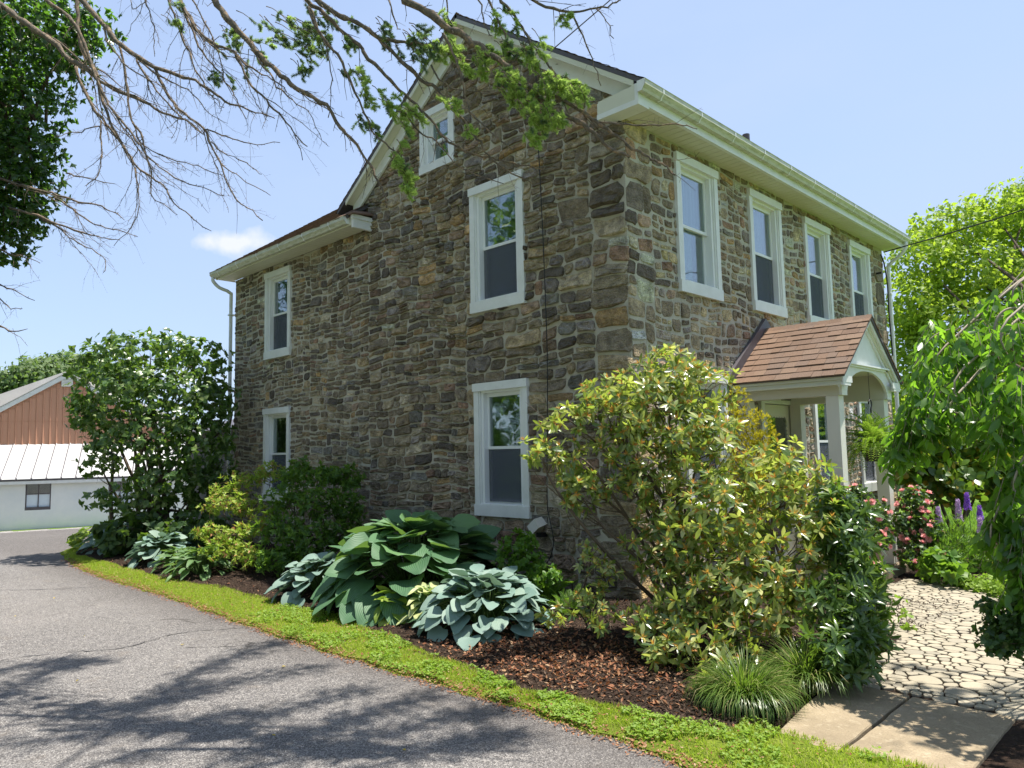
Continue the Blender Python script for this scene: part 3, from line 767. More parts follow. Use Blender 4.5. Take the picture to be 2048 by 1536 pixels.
# front door with a scalloped storm door
a, b, z0, z1 = win_f[7]
d = MB(F_).box(a, a+.10, z0, z1, -.1, .04).box(b-.10, b, z0, z1, -.1, .04).box(a+.1, b-.1, z1-.12, z1, -.1, .04).box(a+.1, a+.13, z0, z1-.12, -.1, .02).box(b-.13, b-.10, z0, z1-.12, -.1, .02).build('door_frame', M['white'], H)
x0, x1 = a+.14, b-.14; g0, g1 = x0+.12, x1-.12
sd = MB(F_); sd.box(x0, g0-.03, z0+.02, z1-.13, -.03, -.005).box(g1+.03, x1, z0+.02, z1-.13, -.03, -.005).box(g0-.03, g1+.03, z1-.28, z1-.13, -.03, -.005).box(g0-.03, g1+.03, z0+.02, z0+.35, -.03, -.005)
for i in range(26):   # scallops round the glass
    t = i/26; zz = z0+.36+(z1-.30-z0-.36)*t
    for s, gx_ in ((1, g0-.03), (-1, g1+.03)):
        sd.ext([(gx_, zz, -.028), (gx_+s*.024, zz+.012, -.028), (gx_+s*.034, zz+.036, -.028), (gx_+s*.024, zz+.06, -.028), (gx_, zz+.072, -.028)], (0, 0, .02))
for i in range(8):
    uu = g0-.03+(g1-g0+.06)*i/8; w_ = (g1-g0+.06)/8
    sd.ext([(uu, z1-.28, -.028), (uu+w_*.2, z1-.305, -.028), (uu+w_*.5, z1-.315, -.028), (uu+w_*.8, z1-.305, -.028), (uu+w_, z1-.28, -.028)], (0, 0, .02))
sdo = sd.build('storm_door', M['cream'], H)
MB(F_).box(g0-.03, g1+.03, z0+.34, z1-.27, -.022, -.018).build('pane', M['glass'], sdo)
MB(F_).box(x0, x1, z0, z1-.12, -.11, -.08).build('front_door', M['room'], H)
MB().tube([(.03, 3.95, 2.40), (.09, 3.80, 2.385), (.12, 3.45, 2.375)], .011, 6).build('door_closer', M['iron'], H)

# eaves, roofs
def slope_roof(name, pts, th, mat, par=H):    # pts: four corners of the top face
    P = [Vector(p) for p in pts]; n = (P[1]-P[0]).cross(P[3]-P[0]).normalized()
    if n.z < 0: n = -n
    V = [tuple(p) for p in P]+[tuple(p-n*th) for p in P]
    return part(name, V, [(0, 1, 2, 3), (7, 6, 5, 4), (0, 4, 5, 1), (1, 5, 6, 2), (2, 6, 7, 3), (3, 7, 4, 0)], mat, par)
YF, YB = -.215, 8.72
def rl(x): return RZ-abs(x-RX)*RS
# shingled slopes with a slightly wavy lower edge
def shingled(name, p0, p1, q0, q1, exposure, tab, par=H, limit=0):
    """rows of shingle tabs between an eave line p0-p1 and a ridge line q0-q1, joined into one sheet"""
    p0, p1, q0, q1 = map(Vector, (p0, p1, q0, q1)); L = (q0-p0).length; rows = max(2, int(L/exposure)); mb = MB()
    up = (q0-p0).normalized(); al = (p1-p0).normalized(); nn = al.cross(up).normalized(); nn = nn if nn.z > 0 else -nn
    for r_ in range(rows):
        a0 = p0+(q0-p0)*(r_/rows); a1 = p1+(q1-p1)*(r_/rows); W_ = (a1-a0).length; x = -rs.uniform(0, tab)
        while x < W_:
            w_ = tab*rs.uniform(.8, 1.2); x0_ = max(0, x); x1_ = min(W_, x+w_-.004)
            if x1_-x0_ > .02:
                s0 = a0+al*x0_-up*rs.uniform(0, .008); s1 = a0+al*x1_-up*rs.uniform(0, .008); h = L/rows*1.25
                lift = nn*(.012+rs.uniform(0, .006))
                V = [s0+lift, s1+lift, s1+up*h+nn*.002, s0+up*h+nn*.002, s0+nn*.001, s1+nn*.001]
                mb.add([tuple(v_) for v_ in V], [(0, 1, 2, 3), (4, 5, 1, 0)])
            x += w_
    return mb.build(name, M['shingle'], par, kind='stuff')
slope_roof('front_roof_slope', [(.42, YF, rl(.42)), (.42, YB, rl(.42)), (RX, YB, RZ), (RX, YF, RZ)], .05, M['flash'])
slope_roof('rear_roof_slope', [(RX, YF, RZ), (RX, YB, RZ), (-5.62, YB, rl(-5.62)), (-5.62, YF, rl(-5.62))], .05, M['flash'])
shingled('roof_shingles', (.44, YF-.01, rl(.44)), (.44, YB, rl(.44)), (RX, YF-.01, RZ), (RX, YB, RZ), .14, .3)
shingled('roof_shingles', (-5.64, YB, rl(-5.64)), (-5.64, YF-.01, rl(-5.64)), (RX, YB, RZ), (RX, YF-.01, RZ), .14, .3)
# wing roof: eave along the gable side, rising away from it at the same pitch
WE = 5.46
def wr(y): return WE+(y+.44)*.67
slope_roof('wing_roof_slope', [(-9.92, -.44, wr(-.44)), (-4.98, -.44, wr(-.44)), (-4.98, 2.7, wr(2.7)), (-9.92, 2.7, wr(2.7))], .05, M['flash'])
shingled('roof_shingles', (-9.93, -.46, wr(-.46)), (-4.97, -.46, wr(-.46)), (-9.93, 2.7, wr(2.7)), (-4.97, 2.7, wr(2.7)), .14, .28)
slope_roof('wing_roof_slope', [(-9.92, 5.6, wr(-.2)), (-4.98, 5.6, wr(-.2)), (-4.98, 2.7, wr(2.7)), (-9.92, 2.7, wr(2.7))], .05, M['flash'])
# wing gable infill on the far left
MB().ext([(-9.7, 0, 5.3), (-9.7, 5.4, 5.3), (-9.7, 2.7, wr(2.7)-.15)], (.25, 0, 0)).build('wing_gable', M['mortar'], H)
# rakes of the main gable
def rake(nm, x0, x1, dz0, dz1, y0, y1, mat):
    z = lambda x, d_: rl(x)-.055-d_
    m_ = MB(); m_.ext([(x0, y0, z(x0, dz0)), (x1, y0, z(x1, dz0)), (x1, y0, z(x1, dz1)), (x0, y0, z(x0, dz1))], (0, y1-y0, 0)); return m_.build(nm, mat, H)
for sx0, sx1 in ((RX, .30), (-5.36, RX)):
    rake('rake_board', sx0, sx1, .0, .075, YF, YF+.02, M['cream'])
    rake('rake_soffit', sx0, sx1, .035, .05, YF+.022, -.05, M['cream'])
    rake('frieze_board', sx0, sx1, .055, .25, -.066, -.03, M['white'])
# front eave: soffit boards, fascia, gutter, boxed return
ZS = 5.49
sf = MB().box(.0, .315, YF+.01, YB-.02, ZS+.006, ZS+.03).build('front_soffit', M['cream'], H)
y = YF+.012; i = 0; mv = MB()
while y < YB-.14:
    MB().box(.003, .312, y, y+.118, ZS-.006, ZS+.005).build('soffit_board', M['cream'], sf); y += .127
MB().box(.3155, .36, YF-.004, YB-.02, ZS-.012, ZS+.20).build('fascia_board', M['white'], H)
def gutter(f, u0, u1, z, nm='gutter'):   # K-style profile extruded along u; f maps (u, out, z)
    prof = [(0, 0), (.062, 0), (.075, .028), (.098, .055), (.105, .062), (.105, .105), (.112, .118), (.100, .122), (.097, .105), (.09, .062), (.055, .008), (.006, .008), (.006, .122), (0, .122)]
    n = len(prof); V = [f(u0, a_, z+b_) for a_, b_ in prof]+[f(u1, a_, z+b_) for a_, b_ in prof]
    F = [(i, (i+1) % n, n+(i+1) % n, n+i) for i in range(n)]
    g = part(nm, V, F, M['gutter'], H)
    for u in (u0, u1):
        part('end_cap', [f(u+(.002 if u == u1 else -.002), a_, z+b_) for a_, b_ in ((0, 0), (.062, 0), (.075, .028), (.098, .055), (.105, .105), (.105, .122), (0, .122))], [(0, 1, 2, 3, 4, 5, 6)], M['sash'], g)
    u = min(u0, u1)+.35
    while u < max(u0, u1):
        V = [f(u, a_+.002, z+b_-.002) for a_, b_ in ((.02, -.002), (.064, -.002), (.078, .027), (.101, .054), (.108, .062), (.108, .12))]+[f(u+.022, a_+.002, z+b_-.002) for a_, b_ in ((.02, -.002), (.064, -.002), (.078, .027), (.101, .054), (.108, .062), (.108, .12))]
        part('hanger_strap', V, [(i, i+1, 7+i, 6+i) for i in range(5)], M['sash'], g); u += .82
    return g
gutter(lambda u, a_, z: (.361+a_, u, z), YF-.02, YB+.02, ZS+.088)
MB().ext([(-.20, YF-.002, ZS-.03), (.314, YF-.002, ZS-.03), (.314, YF-.002, ZS+.20), (.27, YF-.002, rl(.27)-.14), (-.20, YF-.002, ZS+.17)], (0, .19, 0)).build('cornice_return', M['cream'], H)
MB().box(-.203, .363, YF-.008, YF+.2, ZS-.04, ZS+.02).build('cornice_moulding', M['white'], H)
# wing eave
ws = MB().box(-9.86, -4.97, -.32, -.002, ZW+.006, ZW+.03).build('wing_soffit', M['cream'], H)
x = -9.85
while x < -5.09:
    MB().box(x, x+.118, -.318, -.036, ZW-.004, ZW+.005).build('soffit_board', M['cream'], ws); x += .124
MB().box(-9.88, -4.95, -.36, -.321, ZW-.012, ZW+.14).build('fascia_board', M['cream'], H)
gutter(lambda u, a_, z: (u, -.361-a_, z), -9.93, -5.02, ZW+.01, 'wing_gutter')
MB().box(-4.949, -4.90, -.37, -.002, ZW-.06, ZW+.12).box(-4.949, -4.88, -.385, -.002, ZW+.08, ZW+.145).build('cornice_return', M['white'], H)
slope_roof('return_cap', [(-4.84, -.42, ZW+.15), (-4.84, 0, ZW+.20), (-5.3, 0, ZW+.44), (-5.3, -.42, ZW+.17)], .02, M['shingle'])
MB().box(-9.9, -9.86, -.34, 5.4, ZW, ZW+.02).build('rear_soffit', M['cream'], H)
# downspouts
def spout(nm, pts, r=.036):
    return MB().tube(catmull(pts, 3), r, 8).build(nm, M['white'], H, True)
ds = spout('downspout', [(-9.86, -.42, ZW+.02), (-9.86, -.42, ZW-.05), (-9.84, -.30, ZW-.17), (-9.80, -.09, ZW-.26), (-9.80, -.07, ZW-.5), (-9.80, -.07, 3.0), (-9.80, -.07, .2)])
ds2 = spout('downspout', [(.41, 8.60, ZS+.09), (.41, 8.60, ZS-.02), (.30, 8.60, ZS-.15), (.10, 8.60, ZS-.30), (.075, 8.60, ZS-.55), (.07, 8.60, 3.0), (.07, 8.60, .1)])
for z in (1.2, 3.1, 4.6):
    MB().box(.03, .115, 8.555, 8.645, z, z+.03).build('bracket', M['white'], ds2); MB().box(-9.845, -9.755, -.115, -.002, z, z+.03).build('bracket', M['white'], ds)
MB().tube([(-.3, 3.63, 6.1), (-.3, 3.63, 6.47)], .055, 10).build('vent_pipe', M['flash'], H)
# black cable down the gable, service bracket by the far corner
MB().tube(catmull([(-1.25, -.075, 6.55), (-1.245, -.08, 5.8), (-1.215, -.075, 4.8), (-1.19, -.08, 4.0), (-1.18, -.075, 2.9), (-1.20, -.08, 2.1), (-1.24, -.075, 1.15), (-1.2, -.08, .9), (-1.14, -.09, .66), (-1.2, -.10, .45), (-1.34, -.10, .32)], 3), .0065, 5).build('gable_cable', M['dark'], H)
MB().tube(catmull([(.05, 8.3, 5.36), (.06, 8.42, 5.2), (.07, 8.5, 4.8), (.07, 8.48, 4.2), (.08, 8.5, 3.4)], 3), .013, 5).tube([(0, 8.05, 4.95), (.12, 8.05, 4.95)], .02, 6).build('service_conduit', M['dark'], H)
fl = MB(); fl.add([(-1.47, -.02, .83), (-1.38, -.02, .76), (-1.29, -.02, .85), (-1.38, -.02, .93), (-1.49, -.17, .82), (-1.40, -.20, .72), (-1.29, -.19, .81), (-1.38, -.16, .91)], [(3, 2, 1, 0), (4, 5, 6, 7), (0, 1, 5, 4), (1, 2, 6, 5), (2, 3, 7, 6), (3, 0, 4, 7)])
flo = fl.build('flood_light', M['beige'], H); MB().box(-1.36, -1.28, -.15, -.04, .70, .75).build('lamp_neck', M['dark'], flo)

# ------------------------------------------------------------ entrance porch
PY, PZ, PE, PXF, PS = 3.22, 3.36, 2.56, 1.45, .78
hw = (PZ-PE)/PS
fl_ = MB().box(.0, 1.44, 2.16, 4.22, .0, .115).build('porch_floor', M['concrete'], H)
MB().box(.02, 1.39, 2.2, 4.18, -.1, -.001).build('porch_base', plain('grey_concrete', (.27, .26, .25), .9, .2, .15, 8, .3), H)
for yy in (2.35, 3.93):
    for xx in (1.17, .02):
        p = MB().box(xx, xx+.155, yy, yy+.155, .135, 2.315)
        p.box(xx+.02, xx+.135, yy+.02, yy+.135, .116, .134)
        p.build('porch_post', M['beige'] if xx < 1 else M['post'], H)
zb_, zt_ = 2.316, 2.651
for ya, yb in ((2.335, 2.515), (3.92, 4.10)): MB().box(.003, 1.34, ya, yb, zb_, zt_).build('porch_beam', M['beige'], H)
# arched front board
ar = MB(); N_ = 28; y0, y1 = 2.335, 4.10; sp0, sp1 = 2.50, 3.935; rz = .335; zs_ = 2.316
top_z = 2.70
pts = [(y0, zs_), (sp0, zs_)]+[((sp0+sp1)/2-(sp1-sp0)/2*math.cos(PI*i/N_), zs_+rz*math.sin(PI*i/N_)**.9) for i in range(1, N_)]+[(sp1, zs_), (y1, zs_)]
V = []; F = []
for x in (1.342, 1.375):
    for (yy, z) in pts: V.append((x, yy, z))
    for (yy, z) in pts: V.append((x, yy, min(top_z, PZ-abs(yy-PY)*PS-.05)))
n = len(pts)
for b_ in (0, 2*n):
    F += [(b_+i, b_+i+1, b_+n+i+1, b_+n+i) for i in range(n-1)]
F += [(i, 2*n+i, 2*n+i+1, i+1) for i in range(n-1)]+[(n+i, n+i+1, 3*n+i+1, 3*n+i) for i in range(n-1)]+[(0, n, 3*n, 2*n), (n-1, 3*n-1, 4*n-1, 2*n-1)]
part('arch_board', V, F, M['white'], H)
MB().box(.003, 1.34, 2.516, 3.919, 2.66, 2.675).build('porch_ceiling', M['cream'], H)
cl = MB()
for i in range(9): cl.box(.02, 1.33, 2.52+i*.156, 2.52+i*.156+.148, 2.652, 2.659)
cl.build('ceiling_boards', M['cream'], H, kind='stuff')
# gable triangle, cornice bed and rake mouldings
zg = 2.72
MB().ext([(1.345, PY-.69, zg), (1.345, PY+.69, zg), (1.345, PY, PZ-.09)], (.03, 0, 0)).build('gable_panel', M['white'], H)
MB().box(1.376, 1.43, PY-.73, PY+.73, 2.702, 2.722).box(1.376, 1.40, PY-.76, PY+.76, 2.68, 2.701).build('gable_ledge', M['sash'], H)
for s in (-1, 1):
    e = PY+s*(hw-.02)
    for (o0, o1, xa, xb, mt) in ((.0, .055, 1.39, 1.45, 'white'), (.055, .095, 1.376, 1.42, 'cream'), (.095, .14, 1.376, 1.40, 'white')):
        P = [(xa, PY, PZ-.03-o0), (xa, e, PE-.03-o0+.016), (xa, e, PE-.03-o1+.016), (xa, PY, PZ-.03-o1)]
        MB().ext(P, (xb-xa, 0, 0)).build('rake_moulding', M[mt], H)
    ye = PY+s*hw
    yi = 2.335 if s < 0 else 4.10
    q = sorted((ye+s*(-.01), yi+s*.002))
    c_ = MB().box(.003, 1.415, q[0], q[1], 2.43, 2.455)
    for j, (dy, z_0, z_1) in enumerate(((.02, 2.456, 2.49), (.0, 2.491, 2.535))):
        a_ = ye-s*.01-s*dy; c_.box(.003, 1.43-.0*j, *sorted((a_, yi+s*.003)), z_0, z_1)
    c_.build('porch_cornice', M['cream'] if s < 0 else M['white'], H)
    # ends of the cornice seen from the front
    MB().box(1.416, 1.446, *sorted((ye-s*.01, yi-s*.11)), 2.425, 2.46).box(1.431, 1.449, *sorted((ye-s*.005, yi-s*.15)), 2.461, 2.54).build('cornice_end', M['white'], H)
pr = None
for s in (-1, 1):
    pe = (0, PY+s*(hw+.02), PE-.0156); 
    o = slope_roof('porch_roof', [(.0, PY+s*(hw+.02), PE-.0156), (PXF+.02, PY+s*(hw+.02), PE-.0156), (PXF+.02, PY, PZ), (.0, PY, PZ)], .025, M['flash'])
    up = Vector((0, -s*hw, PZ-PE)).normalized(); nn = Vector((0, s*(PZ-PE), hw)).normalized()
    L = math.hypot(hw+.02, PZ-PE+.0156); rows = 10
    for r_ in range(rows):
        x = -rs.uniform(0, .15)
        while x < PXF+.03:
            w_ = rs.choice((.12, .16, .21, .26)); x0_ = max(.0, x); x1_ = min(PXF+.035, x+w_)
            if x1_-x0_ > .02:
                st = Vector((0, PY+s*(hw+.03), PE-.023))+up*(L/rows*r_); th = rs.uniform(.010, .020); j0, j1 = rs.uniform(0, .006), rs.uniform(0, .006)
                h = min(L/rows*1.3, L-L/rows*r_+.01)
                V = []
                for xx, j in ((x0_, j0), (x1_-.003, j1)):
                    for a_, b_ in ((0, th+.004), (h, .006), (h, .001), (0, .001)):
                        p = st+up*(a_-(j if a_ == 0 else 0))+nn*b_; V.append((xx, p.y, p.z))
                part('shingle', V, [(0, 4, 5, 1), (3, 2, 6, 7), (0, 3, 7, 4), (0, 1, 2, 3), (4, 7, 6, 5)], M['pshingle'], o)
            x += w_
cp = MB(); x = .02
while x < PXF: 
    cp.add([(x, PY-.10, PZ-.065), (min(x+.16, PXF+.03), PY-.10, PZ-.067), (min(x+.16, PXF+.03), PY, PZ+.022), (x, PY, PZ+.028), (x, PY+.10, PZ-.065), (min(x+.16, PXF+.03), PY+.10, PZ-.067)], [(0, 1, 2, 3), (3, 2, 5, 4)]); x += .155
cp.build('ridge_cap', M['pshingle'], H)
# stepped flashing against the wall
for s in (-1, 1):
    P = [(.006, PY+s*(hw+.08), PE-.06), (.006, PY+s*.0, PZ+.0), (.006, PY+s*.0, PZ+.17), (.006, PY+s*(hw+.16), PE+.04)]
    MB().ext(P, (.055, 0, 0)).build('flashing', M['flash'], H)

SPRUCE=[
('d',0.0267,0.003,[(-3.04,-4.84,6.38),(-2.86,-4.76,6.12),(-2.63,-4.64,5.83),(-2.45,-4.58,5.62),(-2.23,-4.48,5.42),(-2.01,-4.39,5.26),(-1.78,-4.28,5.13),(-1.56,-4.2,5.02),(-1.37,-4.13,4.87),(-1.2,-4.09,4.74),(-1.01,-4.03,4.64),(-0.81,-3.96,4.54),(-0.64,-3.93,4.45)]),
('d',0.0138,0.003,[(-2.11,-4.35,5.31),(-1.99,-4.32,5.1),(-1.85,-4.27,4.9),(-1.71,-4.23,4.76),(-1.52,-4.14,4.6),(-1.41,-4.11,4.4),(-1.29,-4.08,4.22),(-1.18,-4.06,4.01),(-1.06,-4.04,3.85),(-0.93,-4.01,3.76),(-0.78,-3.96,3.64)]),
('d',0.0065,0.0024,[(-1.45,-4.17,4.56),(-1.25,-4.1,4.46),(-1.06,-4.04,4.37),(-0.86,-3.98,4.28),(-0.63,-3.89,4.26)]),
('d',0.0093,0.0043,[(-2.33,-4.45,5.46),(-2.18,-4.41,5.25),(-2.01,-4.36,5.04),(-1.82,-4.29,4.82),(-1.64,-4.23,4.67),(-1.45,-4.17,4.5)]),
('d',0.0053,0.0024,[(-1.31,-4.15,4.4),(-1.18,-4.12,4.28),(-1.01,-4.05,4.18),(-0.87,-4.0,4.09),(-0.76,-3.98,3.99)]),
('d',0.0053,0.002,[(-1.27,-4.09,4.21),(-1.11,-4.06,4.1),(-0.94,-4.02,3.99),(-0.71,-3.91,3.83)]),
('d',0.0378,0.0057,[(-4.6,-5.29,6.81),(-4.34,-5.15,6.58),(-4.11,-5.04,6.39),(-3.88,-4.93,6.2),(-3.65,-4.82,6.02),(-3.43,-4.72,5.77),(-3.23,-4.65,5.65),(-3.01,-4.55,5.45),(-2.77,-4.43,5.28),(-2.52,-4.31,5.14),(-2.29,-4.21,4.98),(-2.05,-4.09,4.87),(-1.85,-4.02,4.69)]),
('d',0.0177,0.0026,[(-3.62,-5.0,6.51),(-3.44,-4.93,6.32),(-3.2,-4.79,6.09),(-3.03,-4.72,5.86),(-2.87,-4.65,5.48),(-2.72,-4.6,5.2),(-2.57,-4.55,4.98),(-2.39,-4.49,4.79),(-2.24,-4.44,4.62),(-2.09,-4.4,4.46),(-1.92,-4.35,4.3),(-1.7,-4.25,4.14),(-1.48,-4.15,4.04),(-1.27,-4.05,3.94)]),
('d',0.0154,0.0027,[(-3.5,-4.64,5.75),(-3.37,-4.6,5.5),(-3.22,-4.55,5.26),(-3.08,-4.5,5.09),(-2.9,-4.42,4.9),(-2.75,-4.36,4.69),(-2.61,-4.32,4.53),(-2.44,-4.25,4.39),(-2.27,-4.18,4.26),(-2.15,-4.17,4.12),(-1.98,-4.1,3.96),(-1.83,-4.05,3.84),(-1.67,-4.0,3.73)]),
('d',0.0086,0.0028,[(-3.04,-4.52,5.06),(-2.98,-4.53,4.87),(-2.92,-4.53,4.68),(-2.89,-4.56,4.49),(-2.88,-4.62,4.37),(-2.88,-4.69,4.31)]),
('d',0.0062,0.0024,[(-3.05,-4.53,5.01),(-3.04,-4.65,4.93),(-3.03,-4.77,4.85),(-3.02,-4.9,4.77)]),
('d',0.0231,0.0059,[(-3.42,-4.66,6.53),(-3.35,-4.67,6.2),(-3.25,-4.66,5.9),(-3.08,-4.56,5.52),(-2.96,-4.53,5.23),(-2.84,-4.5,5.0),(-2.7,-4.46,4.8),(-2.56,-4.43,4.63)]),
('d',0.0118,0.0027,[(-2.53,-4.52,5.65),(-2.48,-4.49,5.39),(-2.44,-4.47,5.18),(-2.41,-4.47,4.97),(-2.35,-4.44,4.82),(-2.26,-4.39,4.68),(-2.21,-4.38,4.51),(-2.15,-4.34,4.32),(-2.13,-4.35,4.18),(-2.09,-4.35,4.08),(-1.98,-4.29,3.99),(-1.87,-4.21,3.88)]),
('d',0.007,0.0022,[(-2.39,-4.43,4.84),(-2.27,-4.39,4.62),(-2.08,-4.3,4.49),(-1.84,-4.17,4.37),(-1.64,-4.07,4.28),(-1.43,-3.96,4.15)]),
('d',0.0059,0.0023,[(-2.56,-4.43,4.63),(-2.48,-4.37,4.45),(-2.43,-4.35,4.2),(-2.41,-4.36,4.01),(-2.42,-4.41,3.86),(-2.51,-4.53,3.68)]),
('d',0.0194,0.0029,[(-1.55,-4.43,5.79),(-1.44,-4.39,5.63),(-1.33,-4.35,5.43),(-1.21,-4.31,5.26),(-1.06,-4.23,5.12),(-0.9,-4.16,5.04),(-0.79,-4.13,4.9),(-0.66,-4.08,4.8),(-0.51,-4.02,4.7),(-0.37,-3.96,4.57)]),
('d',0.0113,0.0039,[(-0.93,-4.14,5.04),(-0.83,-4.09,4.84),(-0.73,-4.04,4.68),(-0.62,-3.98,4.54),(-0.51,-3.93,4.41),(-0.41,-3.89,4.26),(-0.3,-3.83,4.14)]),
('d',0.005,0.0023,[(-0.45,-3.86,4.28),(-0.39,-3.86,4.17),(-0.33,-3.85,4.05)]),
('d',0.0263,0.0055,[(-0.96,-4.38,5.54),(-0.87,-4.33,5.39),(-0.79,-4.29,5.24),(-0.67,-4.22,5.08),(-0.55,-4.14,4.9),(-0.46,-4.09,4.78),(-0.35,-4.03,4.67),(-0.27,-4.0,4.58),(-0.14,-3.92,4.46),(-0.01,-3.84,4.36),(0.09,-3.78,4.18),(0.18,-3.74,4.08),(0.28,-3.68,3.9),(0.35,-3.65,3.76),(0.43,-3.6,3.51)]),
('d',0.0111,0.0031,[(-1.79,-4.39,5.89),(-1.72,-4.38,5.76),(-1.64,-4.34,5.54),(-1.55,-4.29,5.3),(-1.47,-4.26,5.12),(-1.37,-4.21,4.93),(-1.29,-4.18,4.8),(-1.21,-4.17,4.74),(-1.12,-4.14,4.63)]),
('d',0.0099,0.0024,[(-1.6,-4.32,5.73),(-1.51,-4.31,5.54),(-1.42,-4.28,5.36),(-1.32,-4.25,5.17),(-1.18,-4.17,4.99),(-1.08,-4.14,4.85),(-0.98,-4.11,4.7),(-0.9,-4.11,4.59),(-0.8,-4.08,4.44)]),
('d',0.0077,0.0021,[(-1.52,-4.25,5.73),(-1.4,-4.19,5.5),(-1.3,-4.14,5.28),(-1.22,-4.12,5.06),(-1.14,-4.1,4.83),(-1.01,-4.02,4.59)]),
('d',0.0069,0.0022,[(-2.14,-4.47,5.98),(-2.08,-4.45,5.9),(-2.02,-4.43,5.72),(-1.97,-4.41,5.57),(-1.93,-4.42,5.45),(-1.91,-4.43,5.3)]),
('d',0.0046,0.0022,[(-2.28,-4.61,6.02),(-2.14,-4.55,5.88),(-2.08,-4.57,5.76),(-1.93,-4.52,5.78)]),
('d',0.0203,0.0032,[(-5.39,-5.0,5.05),(-5.19,-4.93,4.97),(-4.94,-4.81,4.86),(-4.65,-4.66,4.75),(-4.39,-4.54,4.66),(-4.14,-4.41,4.54),(-3.89,-4.3,4.47),(-3.67,-4.21,4.37),(-3.47,-4.14,4.24)]),
('d',0.0098,0.0026,[(-4.53,-4.53,4.66),(-4.28,-4.41,4.5),(-4.06,-4.31,4.33),(-3.83,-4.21,4.23),(-3.6,-4.11,4.14),(-3.38,-4.03,4.06)]),
('d',0.0143,0.0027,[(-5.13,-4.83,4.62),(-4.82,-4.63,4.5),(-4.58,-4.5,4.38),(-4.36,-4.38,4.29),(-4.12,-4.26,4.2),(-3.93,-4.18,4.13),(-3.73,-4.1,4.09)]),
('d',0.0099,0.0027,[(-4.77,-4.6,4.48),(-4.57,-4.48,4.34),(-4.42,-4.41,4.2),(-4.25,-4.32,4.1),(-4.07,-4.23,3.99),(-3.93,-4.17,3.88),(-3.88,-4.2,3.73)]),
('d',0.0085,0.0027,[(-4.53,-4.43,4.98),(-4.29,-4.37,4.88),(-4.01,-4.27,4.79),(-3.72,-4.16,4.69)]),
('d',0.0116,0.0028,[(-5.42,-4.93,4.22),(-5.15,-4.83,4.1),(-4.86,-4.72,4.02),(-4.6,-4.64,3.91)]),
('d',0.0116,0.0028,[(-5.48,-4.93,3.83),(-5.24,-4.88,3.75),(-4.98,-4.8,3.64),(-4.67,-4.66,3.49)]),
('d',0.0145,0.0028,[(-5.52,-4.91,3.33),(-5.28,-4.85,3.27),(-5.02,-4.77,3.18),(-4.75,-4.7,3.19)]),
('d',0.0087,0.0028,[(-5.49,-4.93,3.71),(-5.26,-4.87,3.58),(-5.01,-4.8,3.45),(-4.76,-4.74,3.4)]),
('m',0.0228,0.0066,[(0.74,-3.77,5.03),(0.81,-3.71,4.88),(0.92,-3.62,4.79),(1.02,-3.53,4.67),(1.1,-3.47,4.61),(1.17,-3.42,4.54),(1.26,-3.34,4.45),(1.35,-3.28,4.36),(1.43,-3.21,4.25),(1.49,-3.16,4.15),(1.57,-3.1,4.05),(1.66,-3.03,3.96),(1.75,-2.96,3.9),(1.81,-2.91,3.83),(1.86,-2.88,3.76),(1.93,-2.83,3.69),(2.0,-2.79,3.65)]),
('m',0.0118,0.0032,[(1.5,-3.2,4.17),(1.63,-3.09,4.09),(1.72,-3.02,4.02),(1.8,-2.96,3.94),(1.87,-2.91,3.87),(1.95,-2.85,3.78),(2.03,-2.79,3.69),(2.11,-2.73,3.63),(2.17,-2.7,3.59),(2.21,-2.67,3.54),(2.26,-2.65,3.48)]),
('m',0.0058,0.0019,[(1.87,-2.94,3.88),(1.97,-2.88,3.86),(2.06,-2.84,3.83),(2.17,-2.78,3.81),(2.25,-2.75,3.8),(2.35,-2.69,3.78),(2.43,-2.66,3.74)]),
('m',0.017,0.0026,[(-0.07,-4.03,5.27),(0.03,-3.96,5.14),(0.14,-3.87,5.03),(0.25,-3.79,4.95),(0.35,-3.71,4.86),(0.44,-3.65,4.75),(0.52,-3.58,4.64),(0.61,-3.52,4.53),(0.69,-3.46,4.43),(0.77,-3.41,4.36),(0.84,-3.37,4.24),(0.91,-3.32,4.13),(0.98,-3.27,4.0),(1.04,-3.23,3.92),(1.11,-3.18,3.78),(1.21,-3.11,3.69),(1.34,-3.0,3.59)]),
('m',0.0135,0.0026,[(-0.17,-4.0,5.31),(-0.1,-3.96,5.2),(0.02,-3.86,5.06),(0.13,-3.78,4.91),(0.23,-3.71,4.8),(0.3,-3.67,4.68),(0.41,-3.59,4.53),(0.5,-3.54,4.41),(0.6,-3.46,4.27),(0.69,-3.4,4.15),(0.76,-3.36,4.03),(0.84,-3.31,3.95),(0.95,-3.24,3.87),(1.06,-3.18,3.83),(1.15,-3.13,3.78),(1.25,-3.06,3.74),(1.39,-2.96,3.69)]),
('m',0.0111,0.0036,[(0.35,-3.71,4.86),(0.48,-3.62,4.76),(0.62,-3.52,4.73),(0.75,-3.43,4.68),(0.85,-3.38,4.62),(0.95,-3.31,4.55),(1.12,-3.2,4.52)]),
('m',0.0057,0.0018,[(-0.03,-3.97,5.1),(0.03,-3.95,4.94),(0.1,-3.91,4.74),(0.15,-3.9,4.55),(0.17,-3.91,4.35),(0.18,-3.93,4.17)]),
('m',0.0095,0.0027,[(-0.04,-3.99,5.1),(0.05,-3.91,4.85),(0.15,-3.84,4.69),(0.22,-3.8,4.53),(0.28,-3.76,4.36),(0.34,-3.73,4.22),(0.41,-3.69,4.05),(0.5,-3.63,3.94),(0.59,-3.58,3.84),(0.63,-3.56,3.62)]),
